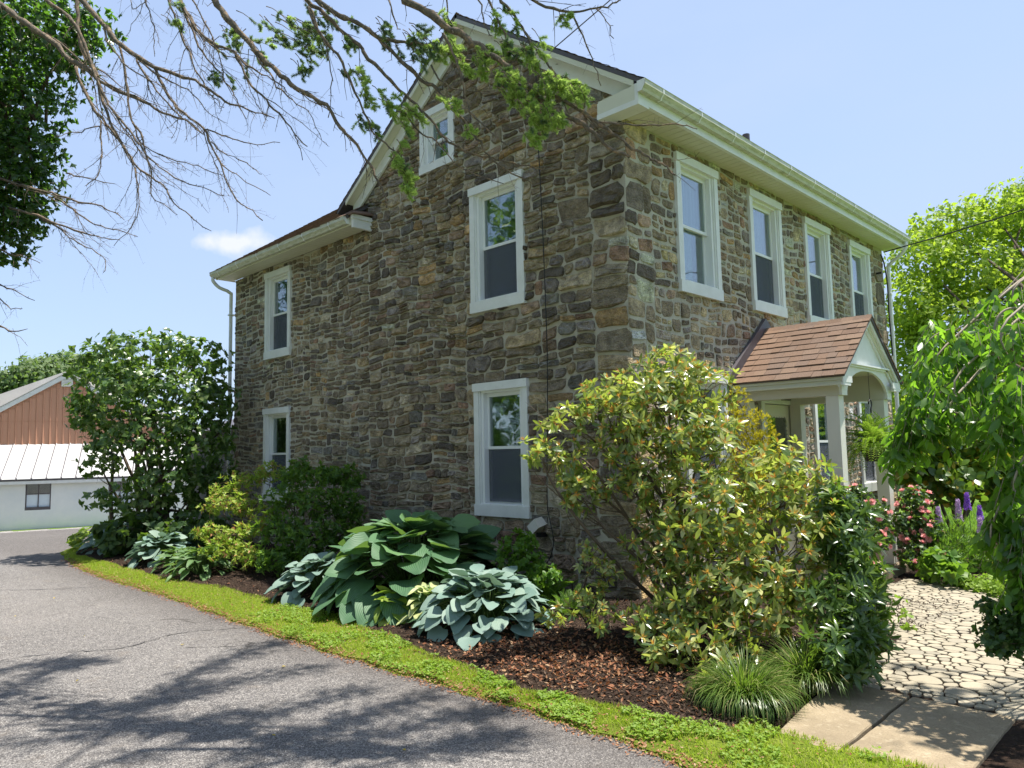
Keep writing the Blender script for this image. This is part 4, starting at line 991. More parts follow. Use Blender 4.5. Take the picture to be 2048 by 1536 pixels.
('m',0.0086,0.0025,[(1.04,-3.56,4.61),(1.08,-3.52,4.46),(1.12,-3.49,4.32),(1.14,-3.47,4.2),(1.16,-3.46,4.06),(1.21,-3.42,3.97),(1.29,-3.35,3.86),(1.38,-3.26,3.75)]),
('m',0.0089,0.0025,[(1.18,-3.21,5.05),(1.24,-3.18,4.92),(1.33,-3.12,4.74),(1.4,-3.09,4.6),(1.47,-3.06,4.46),(1.55,-3.01,4.33),(1.63,-2.97,4.19),(1.71,-2.93,4.1),(1.82,-2.87,4.05)]),
('m',0.0091,0.0026,[(1.23,-3.02,5.05),(1.33,-2.95,4.98),(1.44,-2.87,4.91),(1.55,-2.79,4.86),(1.67,-2.72,4.85),(1.77,-2.66,4.85),(1.86,-2.62,4.88),(1.95,-2.57,4.93)]),
('m',0.0054,0.0018,[(1.56,-2.8,4.83),(1.61,-2.77,4.7),(1.65,-2.75,4.56),(1.69,-2.73,4.43),(1.73,-2.71,4.27)]),
('m',0.0036,0.0018,[(1.69,-2.68,4.86),(1.76,-2.67,4.74),(1.81,-2.67,4.6)]),
('m',0.0056,0.0018,[(0.47,-3.52,4.3),(0.56,-3.48,4.17),(0.65,-3.44,4.04),(0.75,-3.39,3.97),(0.84,-3.34,3.83),(0.94,-3.29,3.74),(1.04,-3.25,3.67),(1.19,-3.15,3.59)]),
('m',0.0054,0.0018,[(0.81,-3.5,4.49),(0.9,-3.43,4.33),(1.02,-3.36,4.27),(1.17,-3.25,4.24)]),
('m',0.0073,0.0021,[(1.06,-3.18,5.08),(1.13,-3.17,4.89),(1.22,-3.14,4.69),(1.29,-3.13,4.5),(1.45,-3.05,4.38),(1.61,-2.95,4.18)]),
('m',0.0055,0.0018,[(1.0,-3.24,5.08),(1.06,-3.22,4.94),(1.09,-3.21,4.79),(1.14,-3.2,4.68)]),
('m',0.0056,0.0018,[(0.48,-3.61,5.08),(0.54,-3.6,4.9),(0.59,-3.6,4.8)]),
('m',0.0055,0.0018,[(0.86,-3.38,5.09),(0.88,-3.39,4.92),(0.91,-3.39,4.82),(0.98,-3.36,4.74)])]
NEEDLES=[
((-1.58,-4.42,5.55),0.147,0.112,16,0),
((-1.18,-4.15,5.35),0.191,0.255,26,0),
((-0.92,-4.01,5.14),0.188,0.167,24,0),
((-0.55,-3.94,5.2),0.284,0.223,60,0),
((-0.35,-3.87,5.1),0.239,0.239,45,0),
((-1.14,-4.21,4.98),0.167,0.105,16,0),
((-0.41,-3.9,4.9),0.159,0.12,18,0),
((-0.14,-3.81,5.2),0.196,0.117,20,0),
((0.44,-3.62,4.88),0.149,0.104,26,0),
((0.65,-3.55,4.76),0.164,0.117,34,0),
((0.79,-3.53,4.62),0.125,0.1,24,0),
((0.82,-3.39,4.87),0.102,0.164,24,1),
((0.92,-3.4,4.65),0.1,0.089,18,1),
((1.07,-3.37,4.48),0.105,0.077,20,1),
((1.21,-3.38,4.46),0.121,0.086,24,1),
((1.29,-3.18,4.62),0.105,0.193,30,0),
((1.19,-3.16,4.84),0.107,0.125,20,1),
((1.5,-3.24,4.44),0.128,0.118,32,1),
((1.36,-3.34,4.26),0.152,0.095,36,1),
((1.44,-3.26,4.17),0.152,0.135,50,1),
((1.5,-3.25,4.03),0.134,0.134,40,1),
((1.48,-3.26,3.89),0.084,0.067,16,1),
((1.61,-3.17,4.22),0.15,0.094,36,1),
((1.69,-3.08,4.16),0.127,0.084,30,1),
((1.76,-3.07,4.1),0.083,0.046,14,1),
((1.58,-3.17,3.98),0.1,0.084,20,1),
((1.67,-3.14,3.92),0.073,0.05,10,1),
((0.27,-3.75,4.57),0.093,0.111,16,1),
((0.31,-3.69,4.42),0.111,0.13,22,1),
((0.48,-3.65,4.29),0.128,0.128,26,1),
((0.37,-3.75,4.17),0.091,0.128,18,0),
((0.58,-3.55,4.22),0.128,0.109,24,1),
((0.56,-3.55,4.11),0.08,0.08,12,1),
((0.58,-3.64,3.85),0.079,0.107,20,1),
((0.63,-3.57,3.73),0.1,0.089,24,1),
((0.62,-3.57,3.61),0.057,0.072,12,1),
((0.95,-3.46,4.21),0.105,0.063,14,1),
((1.02,-3.38,4.05),0.07,0.053,8,1),
((0.84,-3.48,4.61),0.107,0.089,14,1),
((1.5,-2.86,4.86),0.107,0.107,12,1),
((0.11,-3.8,4.81),0.076,0.227,14,0),
((0.09,-3.7,4.98),0.077,0.192,12,0)]
BL_RHODO=[(1.1,-0.98,2.45,0.317,0.172),(0.76,-1.29,2.23,0.362,0.181),(1.01,-1.18,2.2,0.401,0.201),(0.52,-1.78,2.02,0.263,0.132),(0.61,-1.56,2.12,0.223,0.134),(0.48,-2.06,1.73,0.191,0.128),(0.56,-1.84,1.7,0.151,0.108),(1.28,-0.78,2.26,0.339,0.226),(1.12,-1.04,1.93,0.49,0.267),(0.83,-1.32,1.94,0.267,0.178),(0.63,-1.73,1.34,0.181,0.151),(0.61,-1.76,1.47,0.194,0.108),(1.45,-1.11,1.77,0.362,0.264),(1.01,-1.37,1.45,0.346,0.216),(0.84,-1.42,1.72,0.263,0.154),(1.58,-1.21,1.25,0.535,0.309),(1.93,-0.75,1.48,0.377,0.23),(2.13,-0.53,1.31,0.251,0.209),(2.06,-0.99,1.02,0.438,0.259),(1.23,-1.36,0.92,0.377,0.272),(1.85,-1.29,0.68,0.47,0.255),(2.24,-0.66,0.96,0.203,0.223),(1.54,-1.58,0.58,0.352,0.196),(2.08,-1.18,0.5,0.308,0.192),(2.03,-1.5,0.37,0.223,0.149),(1.33,-1.76,0.39,0.196,0.137),(1.76,-1.76,0.34,0.26,0.13),(2.03,-1.75,0.13,0.251,0.125),(1.59,-1.91,0.23,0.223,0.111),(2.16,-0.99,0.71,0.235,0.196)]
BL_RHODO2=[(0.71,-1.72,0.85,0.149,0.128),(0.84,-1.72,0.68,0.147,0.147),(0.84,-1.83,0.49,0.185,0.124),(0.75,-2.05,0.45,0.162,0.089),(1.01,-1.93,0.37,0.159,0.1),(0.63,-2.16,0.38,0.101,0.061)]
BL_LILAC=[(-9.64,-1.68,3.7,1.025,0.419),(-10.26,-2.26,3.48,0.652,0.466),(-9.15,-1.05,3.55,0.657,0.422),(-9.82,-2.04,2.9,0.918,0.551),(-9.06,-1.43,2.87,0.912,0.593),(-9.04,-0.7,2.81,0.425,0.567),(-10.62,-2.38,2.75,0.422,0.328),(-10.71,-2.44,2.47,0.328,0.169),(-10.11,-2.23,2.18,0.459,0.413),(-9.34,-1.75,2.15,0.814,0.543),(-8.77,-1.18,2.05,0.679,0.543),(-8.95,-0.63,1.86,0.328,0.563),(-10.25,-2.3,1.63,0.413,0.23),(-9.1,-1.56,1.34,0.718,0.449),(-8.86,-1.04,1.32,0.456,0.456),(-9.39,-1.8,0.99,0.539,0.314),(-10.09,-2.2,0.99,0.41,0.201),(-8.83,-1.22,0.7,0.449,0.269),(-9.61,-1.97,0.64,0.359,0.269),(-9.09,-0.56,1.3,0.331,0.378)]
BL_UNDER=[(-9.42,-2.19,0.49,0.439,0.193),(-8.84,-1.89,0.5,0.519,0.216),(-8.1,-1.59,0.47,0.506,0.211),(-9.29,-2.31,0.25,0.259,0.156),(-7.98,-1.88,0.34,0.412,0.165),(-7.44,-1.37,0.53,0.33,0.247)]
BL_NANDINA=[(-6.48,-1.64,1.18,0.269,0.169),(-6.44,-1.34,1.36,0.352,0.196),(-6.34,-0.98,1.47,0.279,0.199),(-6.41,-1.83,1.01,0.227,0.166),(-6.14,-1.57,1.0,0.378,0.227),(-6.09,-2.04,0.64,0.277,0.146),(-5.64,-1.87,0.61,0.358,0.2),(-5.66,-1.49,0.79,0.294,0.258),(-5.61,-2.1,0.43,0.351,0.154),(-5.22,-1.85,0.36,0.313,0.195)]
BL_DARKSHRUB=[(-5.51,-1.01,1.47,0.302,0.227),(-5.06,-0.85,1.43,0.371,0.238),(-4.8,-0.58,1.35,0.297,0.26),(-5.28,-1.29,1.09,0.365,0.255),(-4.74,-1.04,1.02,0.465,0.286),(-4.61,-0.62,0.92,0.255,0.292),(-4.99,-1.52,0.69,0.386,0.246),(-4.52,-1.33,0.6,0.413,0.275),(-4.39,-0.93,0.6,0.281,0.246),(-4.69,-1.75,0.33,0.338,0.189),(-4.46,-1.51,0.25,0.338,0.169)]
BL_SMALL=[(-0.91,-0.9,0.74,0.189,0.119),(-0.92,-1.04,0.62,0.187,0.133),(-0.71,-0.96,0.53,0.211,0.147),(-0.9,-1.14,0.43,0.132,0.105),(-0.4,-1.07,0.47,0.177,0.101)]
BL_PEONY=[(2.38,-0.7,1.25,0.139,0.139),(2.51,-0.71,1.17,0.137,0.137),(2.5,-0.83,0.99,0.192,0.192),(2.64,-0.94,0.76,0.186,0.186),(2.59,-1.12,0.59,0.255,0.182),(2.7,-1.27,0.42,0.211,0.158),(2.63,-1.46,0.32,0.207,0.138),(2.76,-1.19,0.28,0.123,0.123),(2.74,-1.49,0.24,0.169,0.084),(2.68,-0.88,0.53,0.111,0.149)]
BL_ROSE=[(1.52,2.28,1.08,0.145,0.174),(1.67,2.3,0.91,0.172,0.201),(1.64,2.03,0.65,0.196,0.196),(1.71,2.37,0.68,0.115,0.201),(1.66,1.64,0.48,0.162,0.162)]
BL_ROSE2=[(1.59,4.05,0.97,0.185,0.185),(1.53,3.88,0.66,0.196,0.229),(1.72,3.94,0.6,0.194,0.227),(1.64,3.75,0.29,0.225,0.18),(1.82,3.93,0.35,0.128,0.16)]
BL_MAGNOLIA=[(0.84,7.7,1.77,0.439,0.527),(1.13,8.71,1.58,0.456,0.547),(0.97,7.92,1.06,0.527,0.395),(1.15,9.51,1.0,0.473,0.473),(0.79,7.45,1.17,0.346,0.346),(1.58,9.9,1.27,0.473,0.662),(0.7,7.03,1.61,0.255,0.425)]
BL_CYPRESS=[(0.64,1.3,1.91,0.151,0.232),(0.76,1.42,1.91,0.151,0.232),(0.54,1.2,1.98,0.151,0.197),(0.85,1.4,1.68,0.149,0.23),(0.7,1.27,1.57,0.23,0.258),(0.55,1.32,2.27,0.117,0.141),(0.65,1.1,1.35,0.255,0.255),(0.84,1.3,1.28,0.199,0.227),(0.74,1.11,0.96,0.252,0.28),(0.88,1.45,1.48,0.103,0.172)]
BL_BIGTREE=[(-2.11,30.29,11.46,1.296,1.08),(-3.56,28.97,10.64,1.729,1.188),(-1.6,32.28,10.85,1.337,1.783),(-4.15,27.19,9.13,1.465,1.256),(-2.7,28.68,8.46,1.884,1.465),(-1.62,31.23,7.78,1.512,1.729),(-4.29,25.9,7.08,1.114,1.215),(-3.34,26.93,6.25,1.823,1.418),(-2.33,29.42,5.52,1.884,1.465),(-4.45,26.0,5.07,1.013,1.215),(-3.69,25.53,3.57,1.567,1.175),(-2.7,27.93,3.4,1.823,1.418),(-1.39,30.51,4.24,1.465,1.884),(-3.92,24.09,2.02,1.134,1.134),(-2.88,26.59,1.4,1.762,1.175),(-1.38,29.43,1.74,1.621,1.418),(-1.16,32.51,12.39,1.114,1.114),(-0.31,33.77,9.03,1.783,2.228),(-0.81,33.84,4.6,1.783,2.228)]
BL_CHERRY=[(3.31,-0.91,2.3,0.176,0.112),(3.45,-0.67,2.59,0.286,0.107),(3.71,-0.57,2.71,0.246,0.133),(3.46,-1.05,2.34,0.27,0.169),(3.72,-1.08,2.34,0.227,0.194),(3.3,-1.03,2.08,0.207,0.155),(3.25,-1.06,1.88,0.172,0.172),(3.18,-1.12,1.83,0.131,0.155),(3.46,-1.15,2.03,0.248,0.199),(3.71,-1.18,1.98,0.19,0.238),(3.28,-1.17,1.93,0.169,0.101),(3.09,-1.19,1.73,0.083,0.117),(3.46,-1.28,1.96,0.162,0.097),(3.75,-1.25,1.7,0.109,0.186),(3.77,-1.33,1.43,0.106,0.182),(3.72,-1.35,1.18,0.091,0.167),(3.8,-1.4,1.11,0.119,0.149),(3.73,-1.43,0.87,0.083,0.149),(3.63,-1.3,1.17,0.056,0.155),(3.85,-1.47,2.02,0.119,0.178)]
BL_ROSELOW=[(3.57,-1.29,0.68,0.109,0.093),(3.67,-1.32,0.58,0.122,0.106),(3.57,-1.4,0.49,0.091,0.076),(3.73,-1.39,0.49,0.119,0.089),(3.71,-1.3,0.7,0.106,0.091),(3.55,-1.3,0.57,0.093,0.062)]
BL_IVY=[(-5.13,-4.71,7.01,0.891,0.416),(-5.34,-4.85,6.48,0.891,0.475),(-4.9,-4.45,6.7,0.416,0.416),(-5.3,-4.74,5.88,0.505,0.416),(-5.26,-4.63,5.41,0.386,0.297),(-5.44,-4.79,5.24,0.416,0.475),(-5.25,-4.57,4.96,0.368,0.267),(-5.49,-4.76,4.64,0.386,0.357),(-5.32,-4.59,4.58,0.238,0.238),(-5.56,-4.79,4.29,0.297,0.238),(-5.93,-5.14,6.41,0.729,0.912),(-6.03,-5.08,5.2,0.668,0.912),(-4.68,-4.25,6.81,0.208,0.297),(-5.87,-5.18,7.2,0.851,0.547)]
BL_FARTREES=[(-77.88,9.8,8.94,2.127,1.182),(-76.48,11.09,9.61,1.654,1.182),(-77.89,12.43,10.29,1.702,1.215),(-78.9,14.16,10.99,1.399,1.099),(-80.09,15.82,10.96,1.796,1.283),(-79.3,8.52,8.04,1.891,1.418),(-80.9,17.94,10.11,2.107,1.58),(-81.19,20.48,10.0,2.161,1.35),(-78.67,9.21,7.55,1.891,1.418)]

# ------------------------------------------------------------ leaf materials
L = {}
L['rhodo'] = leafmat('rhododendron_leaf', [(0, (.05, .11, .035)), (.3, (.12, .20, .06)), (.55, (.30, .38, .11)), (.8, (.48, .52, .17)), (1, (.62, .60, .26))], .27, .42, .7, (.34, .42, .03))  # pale stops stand in for sun gloss, deep greens for inner shade
L['rhodo_new'] = leafmat('rhododendron_bud_leaf', [(0, (.60, .46, .09)), (.4, (.66, .36, .08)), (.75, (.62, .22, .06)), (1, (.38, .13, .05))], .5, .35, .3, (.4, .22, .03))
L['lilac'] = leafmat('lilac_leaf', [(0, (.045, .10, .024)), (.5, (.075, .15, .033)), (.8, (.15, .24, .06)), (1, (.36, .43, .19))], .30, .33, .55)  # palest stop stands in for sunlit highlights on the leaves
L['hydr'] = leafmat('understorey_leaf', [(0, (.03, .07, .025)), (.6, (.05, .10, .03)), (1, (.09, .15, .035))], .5, .3)
L['nandina'] = leafmat('spirea_leaf', [(0, (.24, .36, .05)), (.5, (.36, .46, .07)), (.80, (.46, .50, .10)), (.88, (.58, .26, .12)), (1, (.52, .18, .10))], .5, .4)
L['dshrub'] = leafmat('dark_shrub_leaf', [(0, (.05, .11, .025)), (.6, (.08, .17, .03)), (1, (.20, .34, .05))], .45, .42)  # last stop paints in the brightness of sunlit leaves
L['bright'] = leafmat('bright_green_leaf', [(0, (.07, .16, .02)), (.6, (.10, .22, .025)), (1, (.18, .30, .035))], .5, .4)
L['hosta'] = leafmat('green_hosta_leaf', [(0, (.05, .14, .06)), (.6, (.075, .185, .075)), (1, (.12, .245, .07))], .5, .22, .3, veins=1)
L['bhosta'] = leafmat('blue_hosta_leaf', [(0, (.15, .25, .215)), (.6, (.20, .30, .255)), (1, (.26, .35, .28))], .5, .15, .3, (.15, .28, .12), veins=1)
L['chart'] = leafmat('chartreuse_hosta_leaf', [(0, (.16, .26, .02)), (.6, (.24, .33, .025)), (1, (.32, .38, .04))], .45, .3, veins=1)
L['vhosta'] = leafmat('white_edged_hosta_leaf', [(0, (.08, .17, .05)), (1, (.12, .22, .06))], .45, .25, veins=2)
L['vhosta2'] = leafmat('pale_centred_hosta_leaf', [(0, (.10, .20, .05)), (1, (.16, .26, .06))], .45, .25, veins=3)
L['fern'] = leafmat('fern_leaf', [(0, (.06, .15, .02)), (.5, (.10, .22, .025)), (1, (.18, .30, .03))], .55, .4)
L['hfern'] = leafmat('boston_fern_leaf', [(0, (.10, .20, .025)), (.5, (.20, .32, .04)), (1, (.36, .45, .08))], .5, .4)
L['cypress'] = leafmat('golden_cypress_leaf', [(0, (.24, .26, .02)), (.5, (.42, .38, .02)), (1, (.55, .45, .03))], .6, .3, .2, (.5, .45, .02))
L['peony'] = leafmat('glossy_lance_leaf', [(0, (.05, .10, .03)), (.6, (.075, .14, .035)), (1, (.16, .23, .06))], .27, .3, .6)
L['lily'] = leafmat('lily_leaf', [(0, (.07, .17, .04)), (1, (.12, .25, .06))], .35, .35)
L['rose'] = leafmat('rose_leaf', [(0, (.035, .08, .025)), (.6, (.06, .125, .035)), (1, (.13, .2, .05))], .4, .3, .45)
L['pink'] = leafmat('pink_petal', [(0, (.74, .30, .32)), (.5, (.82, .44, .44)), (1, (.85, .60, .55))], .5, .3, .2, (.8, .3, .28))
L['orange'] = leafmat('orange_petal', [(0, (.75, .22, .03)), (1, (.80, .38, .05))], .5, .3, .2, (.8, .35, .03))
L['violet'] = leafmat('violet_petal', [(0, (.17, .05, .50)), (.5, (.24, .09, .55)), (1, (.42, .26, .60))], .5, .3, .2, (.4, .15, .7))
L['lilacp'] = leafmat('pale_violet_petal', [(0, (.45, .30, .55)), (1, (.58, .45, .62))], .5, .3, .2, (.5, .3, .6))
L['yellow'] = leafmat('yellow_leaf', [(0, (.50, .40, .03)), (1, (.65, .45, .04))], .5, .4, .2, (.6, .45, .03))
L['magn'] = leafmat('magnolia_leaf', [(0, (.06, .12, .02)), (.6, (.10, .17, .025)), (.85, (.20, .24, .03)), (.93, (.60, .40, .04)), (1, (.62, .34, .04))], .3, .35, .5)
L['cherry'] = leafmat('weeping_cherry_leaf', [(0, (.045, .10, .024)), (.5, (.07, .15, .03)), (.8, (.12, .24, .035)), (1, (.22, .36, .05))], .3, .5, .6, (.22, .45, .015))
L['tree'] = leafmat('bright_tree_leaf', [(0, (.15, .24, .025)), (.5, (.23, .33, .035)), (1, (.36, .44, .06))], .5, .5, .3, (.3, .42, .02))
L['fartree'] = leafmat('distant_tree_leaf', [(0, (.13, .18, .09)), (1, (.20, .26, .13))], .7, .3, .2)  # air haze is put into this pale, greyed leaf colour
L['ivy'] = leafmat('ivy_leaf', [(0, (.022, .055, .018)), (.5, (.035, .08, .022)), (.85, (.06, .12, .025)), (1, (.14, .22, .03))], .30, .4, .5, (.16, .36, .02))
L['liriope'] = leafmat('liriope_blade', [(0, (.06, .12, .02)), (.6, (.10, .17, .03)), (.85, (.20, .25, .06)), (.95, (.42, .36, .18)), (1, (.45, .38, .2))], .35, .3, .45)
L['grass'] = leafmat('turf_blade', [(0, (.16, .25, .02)), (.45, (.28, .36, .03)), (.75, (.40, .43, .06)), (.9, (.50, .42, .17)), (1, (.50, .38, .20))], .6, .45, .2, (.30, .45, .02))
L['clover'] = leafmat('clover_leaf', [(0, (.17, .28, .035)), (1, (.30, .42, .06))], .55, .4)
L['needle'] = leafmat('spruce_needle', [(0, (.13, .21, .13)), (.6, (.19, .28, .16)), (1, (.27, .36, .18))], .5, .4, .3, (.14, .22, .05))
L['needle2'] = leafmat('young_spruce_needle', [(0, (.32, .45, .12)), (.5, (.44, .56, .16)), (1, (.56, .64, .24))], .5, .5, .3, (.28, .42, .06))
L['chip'] = leafmat('mulch_chip', [(0, (.030, .022, .018)), (.5, (.055, .038, .028)), (.8, (.095, .06, .042)), (1, (.17, .12, .085))], .95, 0, .1)
L['dead'] = leafmat('fallen_leaf', [(0, (.20, .085, .045)), (.4, (.30, .12, .06)), (.75, (.38, .21, .11)), (1, (.46, .33, .20))], .7, .15, .2, (.4, .15, .04))
L['stem'] = plain('grey_stem', (.13, .10, .075), .9, .15, .35, 30, .4)
L['gstem'] = plain('green_stem', (.09, .15, .04), .7, .2, .2, 20)
L['palebranch'] = plain('pale_branch', (.36, .30, .235), .8, .2, .3, 25, .3)
L['pot'] = plain('hanging_pot', (.035, .03, .028), .6, .3)

rg = np.random.default_rng(21)
TD = T_diamond(.42); TDW = T_diamond(.62, .10, -.12); TN = T_diamond(.22, .05, -.08)
TO = T_leaf([(.22, .55), (.55, 1.), (.82, .62)], .17, .035, -.10)          # oblong evergreen leaf
TOV = T_leaf([(.14, .8), (.38, 1.), (.72, .55)], .36, .06, -.22)           # heart / ovate
TL = T_leaf([(.25, .8), (.55, 1.), (.8, .55)], .13, .03, -.25)             # lance
TR_ = T_leaf([(.3, .9), (.6, 1.), (.85, .6)], .34, .05, -.10)

def bush(name, loc, label, cat, blobs, mat, tmpl, n, size, per, spread, group=None, droop=.15, stem=None, r0=.02, shell=.45, nobj=0, up=.35, leafname='leaf', sub=3, jit=.5, stemspread=.12):
    t = thing(name, loc, label, cat, group)
    P, A = tips(blobs, n, rg, shell, up, jit)
    P2, D, N = whorls(P, A, per, spread, rg, droop)
    S = rg.uniform(size[0], size[1], len(P2))
    if nobj:
        kp = leaf_objects(leafname, [tmpl], P2, D, N, S, mat, t, nobj, rg); P2, D, N, S = P2[kp], D[kp], N[kp], S[kp]
    V, F = place(tmpl, P2, D, N, S)
    part('foliage', V, F, mat, t, True, kind='stuff')
    if stem is not None: stems(t, stem, blobs, L['stem'], rg, r0, sub, spread=stemspread)
    return t, P, A

# ------------------------------------------------------------ rhododendron by the corner of the house
t, P, A = bush('rhododendron', (1.15, -.85, .06), 'large rhododendron with leaves coloured pale green for sun gloss, and brown-orange bud tufts at the corner of the house', 'shrub', BL_RHODO, L['rhodo'], TO, 1450, (.07, .112), 7, 1.15, nobj=290, stem=(1.15, -.85, .05), r0=.024, shell=.35, sub=5, jit=.45)
P2, D, N = whorls(P, A, 7, .65, rg, .0); sel = rg.random(len(P2)) < .95
V, F = place(TN, P2[sel]+A.repeat(7, 0)[sel]*.012, D[sel], N[sel], rg.uniform(.03, .06, sel.sum())); part('bud_tuft', V, F, L['rhodo_new'], t, True, kind='stuff')
t, P, A = bush('young_rhododendron', (.2, -1.35, .06), 'small spindly rhododendron between the pale blue hosta and the large rhododendron', 'shrub', BL_RHODO2, L['rhodo'], TO, 75, (.05, .085), 7, 1.15, stem=(.42, -1.35, .05), r0=.014, shell=.3, sub=3, stemspread=.03)
P2, D, N = whorls(P, A, 6, .65, rg); V, F = place(TN, P2, D, N, rg.uniform(.025, .045, len(P2))); part('bud_tuft', V, F, L['rhodo_new'], t, True, kind='stuff')

# ------------------------------------------------------------ lilac and shrubs along the gable
bush('lilac', (-10.2, -1.3, .05), 'tall dark green lilac bush at the left end of the house hiding its corner', 'shrub', BL_LILAC, L['lilac'], TOV, 2600, (.065, .115), 5, 1.2, droop=.5, stem=(-10.1, -1.4, .02), r0=.05, nobj=200, shell=.3, sub=4, stemspread=.22)
bush('shade_shrub', (-9.2, -1.6, .05), 'low dark leafy groundcover shrub spreading under the lilac', 'shrub', BL_UNDER, L['hydr'], TOV, 420, (.08, .14), 5, 1.2, droop=.5, stem=(-9.0, -1.6, .02), r0=.015)
bush('spirea', (-6.0, -1.7, .06), 'yellow-green spirea with reddish shoot tips in front of the far lower window', 'shrub', [(b[0], b[1], b[2], b[3]*.8, b[4]*.8) for b in BL_NANDINA], L['nandina'], TD, 640, (.045, .085), 7, 1.0, stem=(-5.9, -1.6, .03), r0=.012, shell=.2, nobj=0)
bush('dark_bush', (-4.9, -1.0, .06), 'loose dark green bush growing against the gable wall beside the yellow-green spirea', 'shrub', [(b[0], b[1], b[2], b[3]*.85, b[4]*.85) for b in BL_DARKSHRUB], L['dshrub'], TD, 850, (.05, .11), 7, 1.0, stem=(-4.8, -1.0, .03), r0=.014, shell=.15)
bush('small_bush', (-1.5, -.5, .06), 'small bright green bush under the lower right gable window', 'shrub', BL_SMALL, L['bright'], TR_, 330, (.03, .055), 7, 1.1, stem=(-1.4, -.5, .03), r0=.008, shell=.2)
# yellow plant and lime patch at the bed's far tip
bush('lime_plant', (-11.1, -2.2, .03), 'small lime yellow leafy plant at the far tip of the planting bed', 'plant', [(-11.1, -2.2, .2, .32, .2), (-10.8, -2.0, .35, .25, .2)], L['chart'], TOV, 120, (.06, .11), 5, 1.2, stem=(-11.1, -2.2, .0), r0=.006)

# ------------------------------------------------------------ hostas: every leaf is an object
def T_hosta(w, cup, curl, seed, pt=.0):
    r_ = random.Random(seed); rows = [(.05, .42), (.14, .80), (.28, 1.0), (.45, .98), (.62, .82), (.78, .56), (.90, .28)]
    V = [(0, .02, 0)]; n = 5; F = []
    for i, (y, h) in enumerate(rows):
        for j in range(n):
            s = (j-2)/2; hh = h*w; yy = y-(.10*(abs(s)**1.5) if i == 0 else .03*abs(s)*(i < 3))
            V.append((s*hh, yy, cup*abs(s)**1.4*h+curl*y*y*(1+.2*abs(s))+.018*math.sin(i*1.9+s*3+seed)*abs(s)))
    V.append((0, 1.0, curl*1.0)); m = len(rows)
    F += [(0, 1+j+1, 1+j) for j in range(n-1)]
    for i in range(m-1):
        for j in range(n-1):
            a = 1+i*n+j; F += [(a, a+1, a+n+1), (a, a+n+1, a+n)]
    F += [(1+(m-1)*n+j, 1+(m-1)*n+j+1, len(V)-1) for j in range(n-1)]
    return np.array(V, float), np.array(F)
def hosta(loc, rad, h, nleaf, size, mat, label, w=.36, flat=1.0, seed=1, name='hosta'):
    r_ = np.random.default_rng(seed); t = thing(name, loc, label, 'plant', 'hostas along the drive')
    T = [T_hosta(w*a, .06+.05*b, -.16-.12*b, s) for s, (a, b) in enumerate(((1, 0), (.92, 1), (1.08, .5), (.97, 1.6)))]
    k_ = np.arange(nleaf); q = (k_+.5)/nleaf; th = k_*2.39996+r_.normal(size=nleaf)*.25; c = np.array(loc)
    rr = rad*np.sqrt(q)*(.94+.12*r_.random(nleaf)); out = np.stack([np.cos(th), np.sin(th), 0*th], 1)
    z = h*(1-q**1.7)*.88+.10*h+.05*h*r_.normal(size=nleaf)
    S = size*(.78+.4*r_.random(nleaf))*(.8+.25*np.sqrt(q))
    e = np.radians(30-56*q**1.3+r_.normal(size=nleaf)*10)*flat
    D = out*np.cos(e)[:, None]+np.array((0, 0, 1.))*np.sin(e)[:, None]
    P = c+out*np.maximum(rr-S*.55, .03)[:, None]; P[:, 2] = loc[2]+z+.02
    side = np.cross(D, np.array((0, 0, 1.))); N = unit(np.array((0, 0, 1.))*.9+out*(.25+.5*q[:, None])+side*r_.normal(size=(nleaf, 1))*.25)
    leaf_objects('leaf', T, P, D, N, S, mat, t, 400, r_)
    # leaf_objects only builds what shows; the clump's back leaves are built as well
    mb = MB()
    for i in range(nleaf):
        a = Vector(c+out[i]*rad*.06); b = Vector(P[i]); mdl = a.lerp(b, .5)+Vector((0, 0, .35*(b-a).length)) if q[i] > .3 else a.lerp(b, .6)
        mb.tube([a, mdl, b], [size*.03, size*.024, size*.02], 4, False)
    mb.build('leaf_stalks', L['gstem'], t, True, kind='stuff')
    return t
hosta((-2.0, -1.45, .06), 1.12, .82, 185, .37, L['hosta'], 'largest hosta, big dark green leaves, below the gable wall left of the lower window', .50, seed=3)
hosta((-3.15, -1.95, .05), .60, .42, 90, .20, L['bhosta'], 'blue-grey hosta left of the big dark green one', .50, seed=4)
hosta((-.48, -1.83, .06), .66, .46, 150, .19, L['bhosta'], 'pale blue sunlit hosta nearest the brown leaf litter', .50, seed=5)
hosta((-1.50, -2.16, .05), .30, .26, 34, .20, L['chart'], 'small chartreuse yellow-green hosta in front of the big dark one', .26, seed=6)
hosta((-1.08, -2.04, .05), .30, .33, 34, .17, L['vhosta2'], 'small hosta with cream centred leaves touching the pale blue hosta', .28, seed=7)
hosta((-5.95, -2.22, .05), .50, .34, 110, .19, L['vhosta'], 'white edged narrow leaved hosta below the spirea', .22, seed=8)
hosta((-6.75, -2.20, .05), .38, .28, 60, .18, L['vhosta'], 'white edged narrow leaved hosta beside the far blue one', .22, seed=9)
hosta((-7.75, -2.10, .04), .55, .40, 80, .20, L['bhosta'], 'blue-grey hosta under the lilac, fourth clump from the camera', .42, seed=10)
hosta((-10.2, -2.0, .02), .62, .42, 60, .27, L['bhosta'], 'farthest blue-grey hosta at the tip of the bed', .36, seed=11)

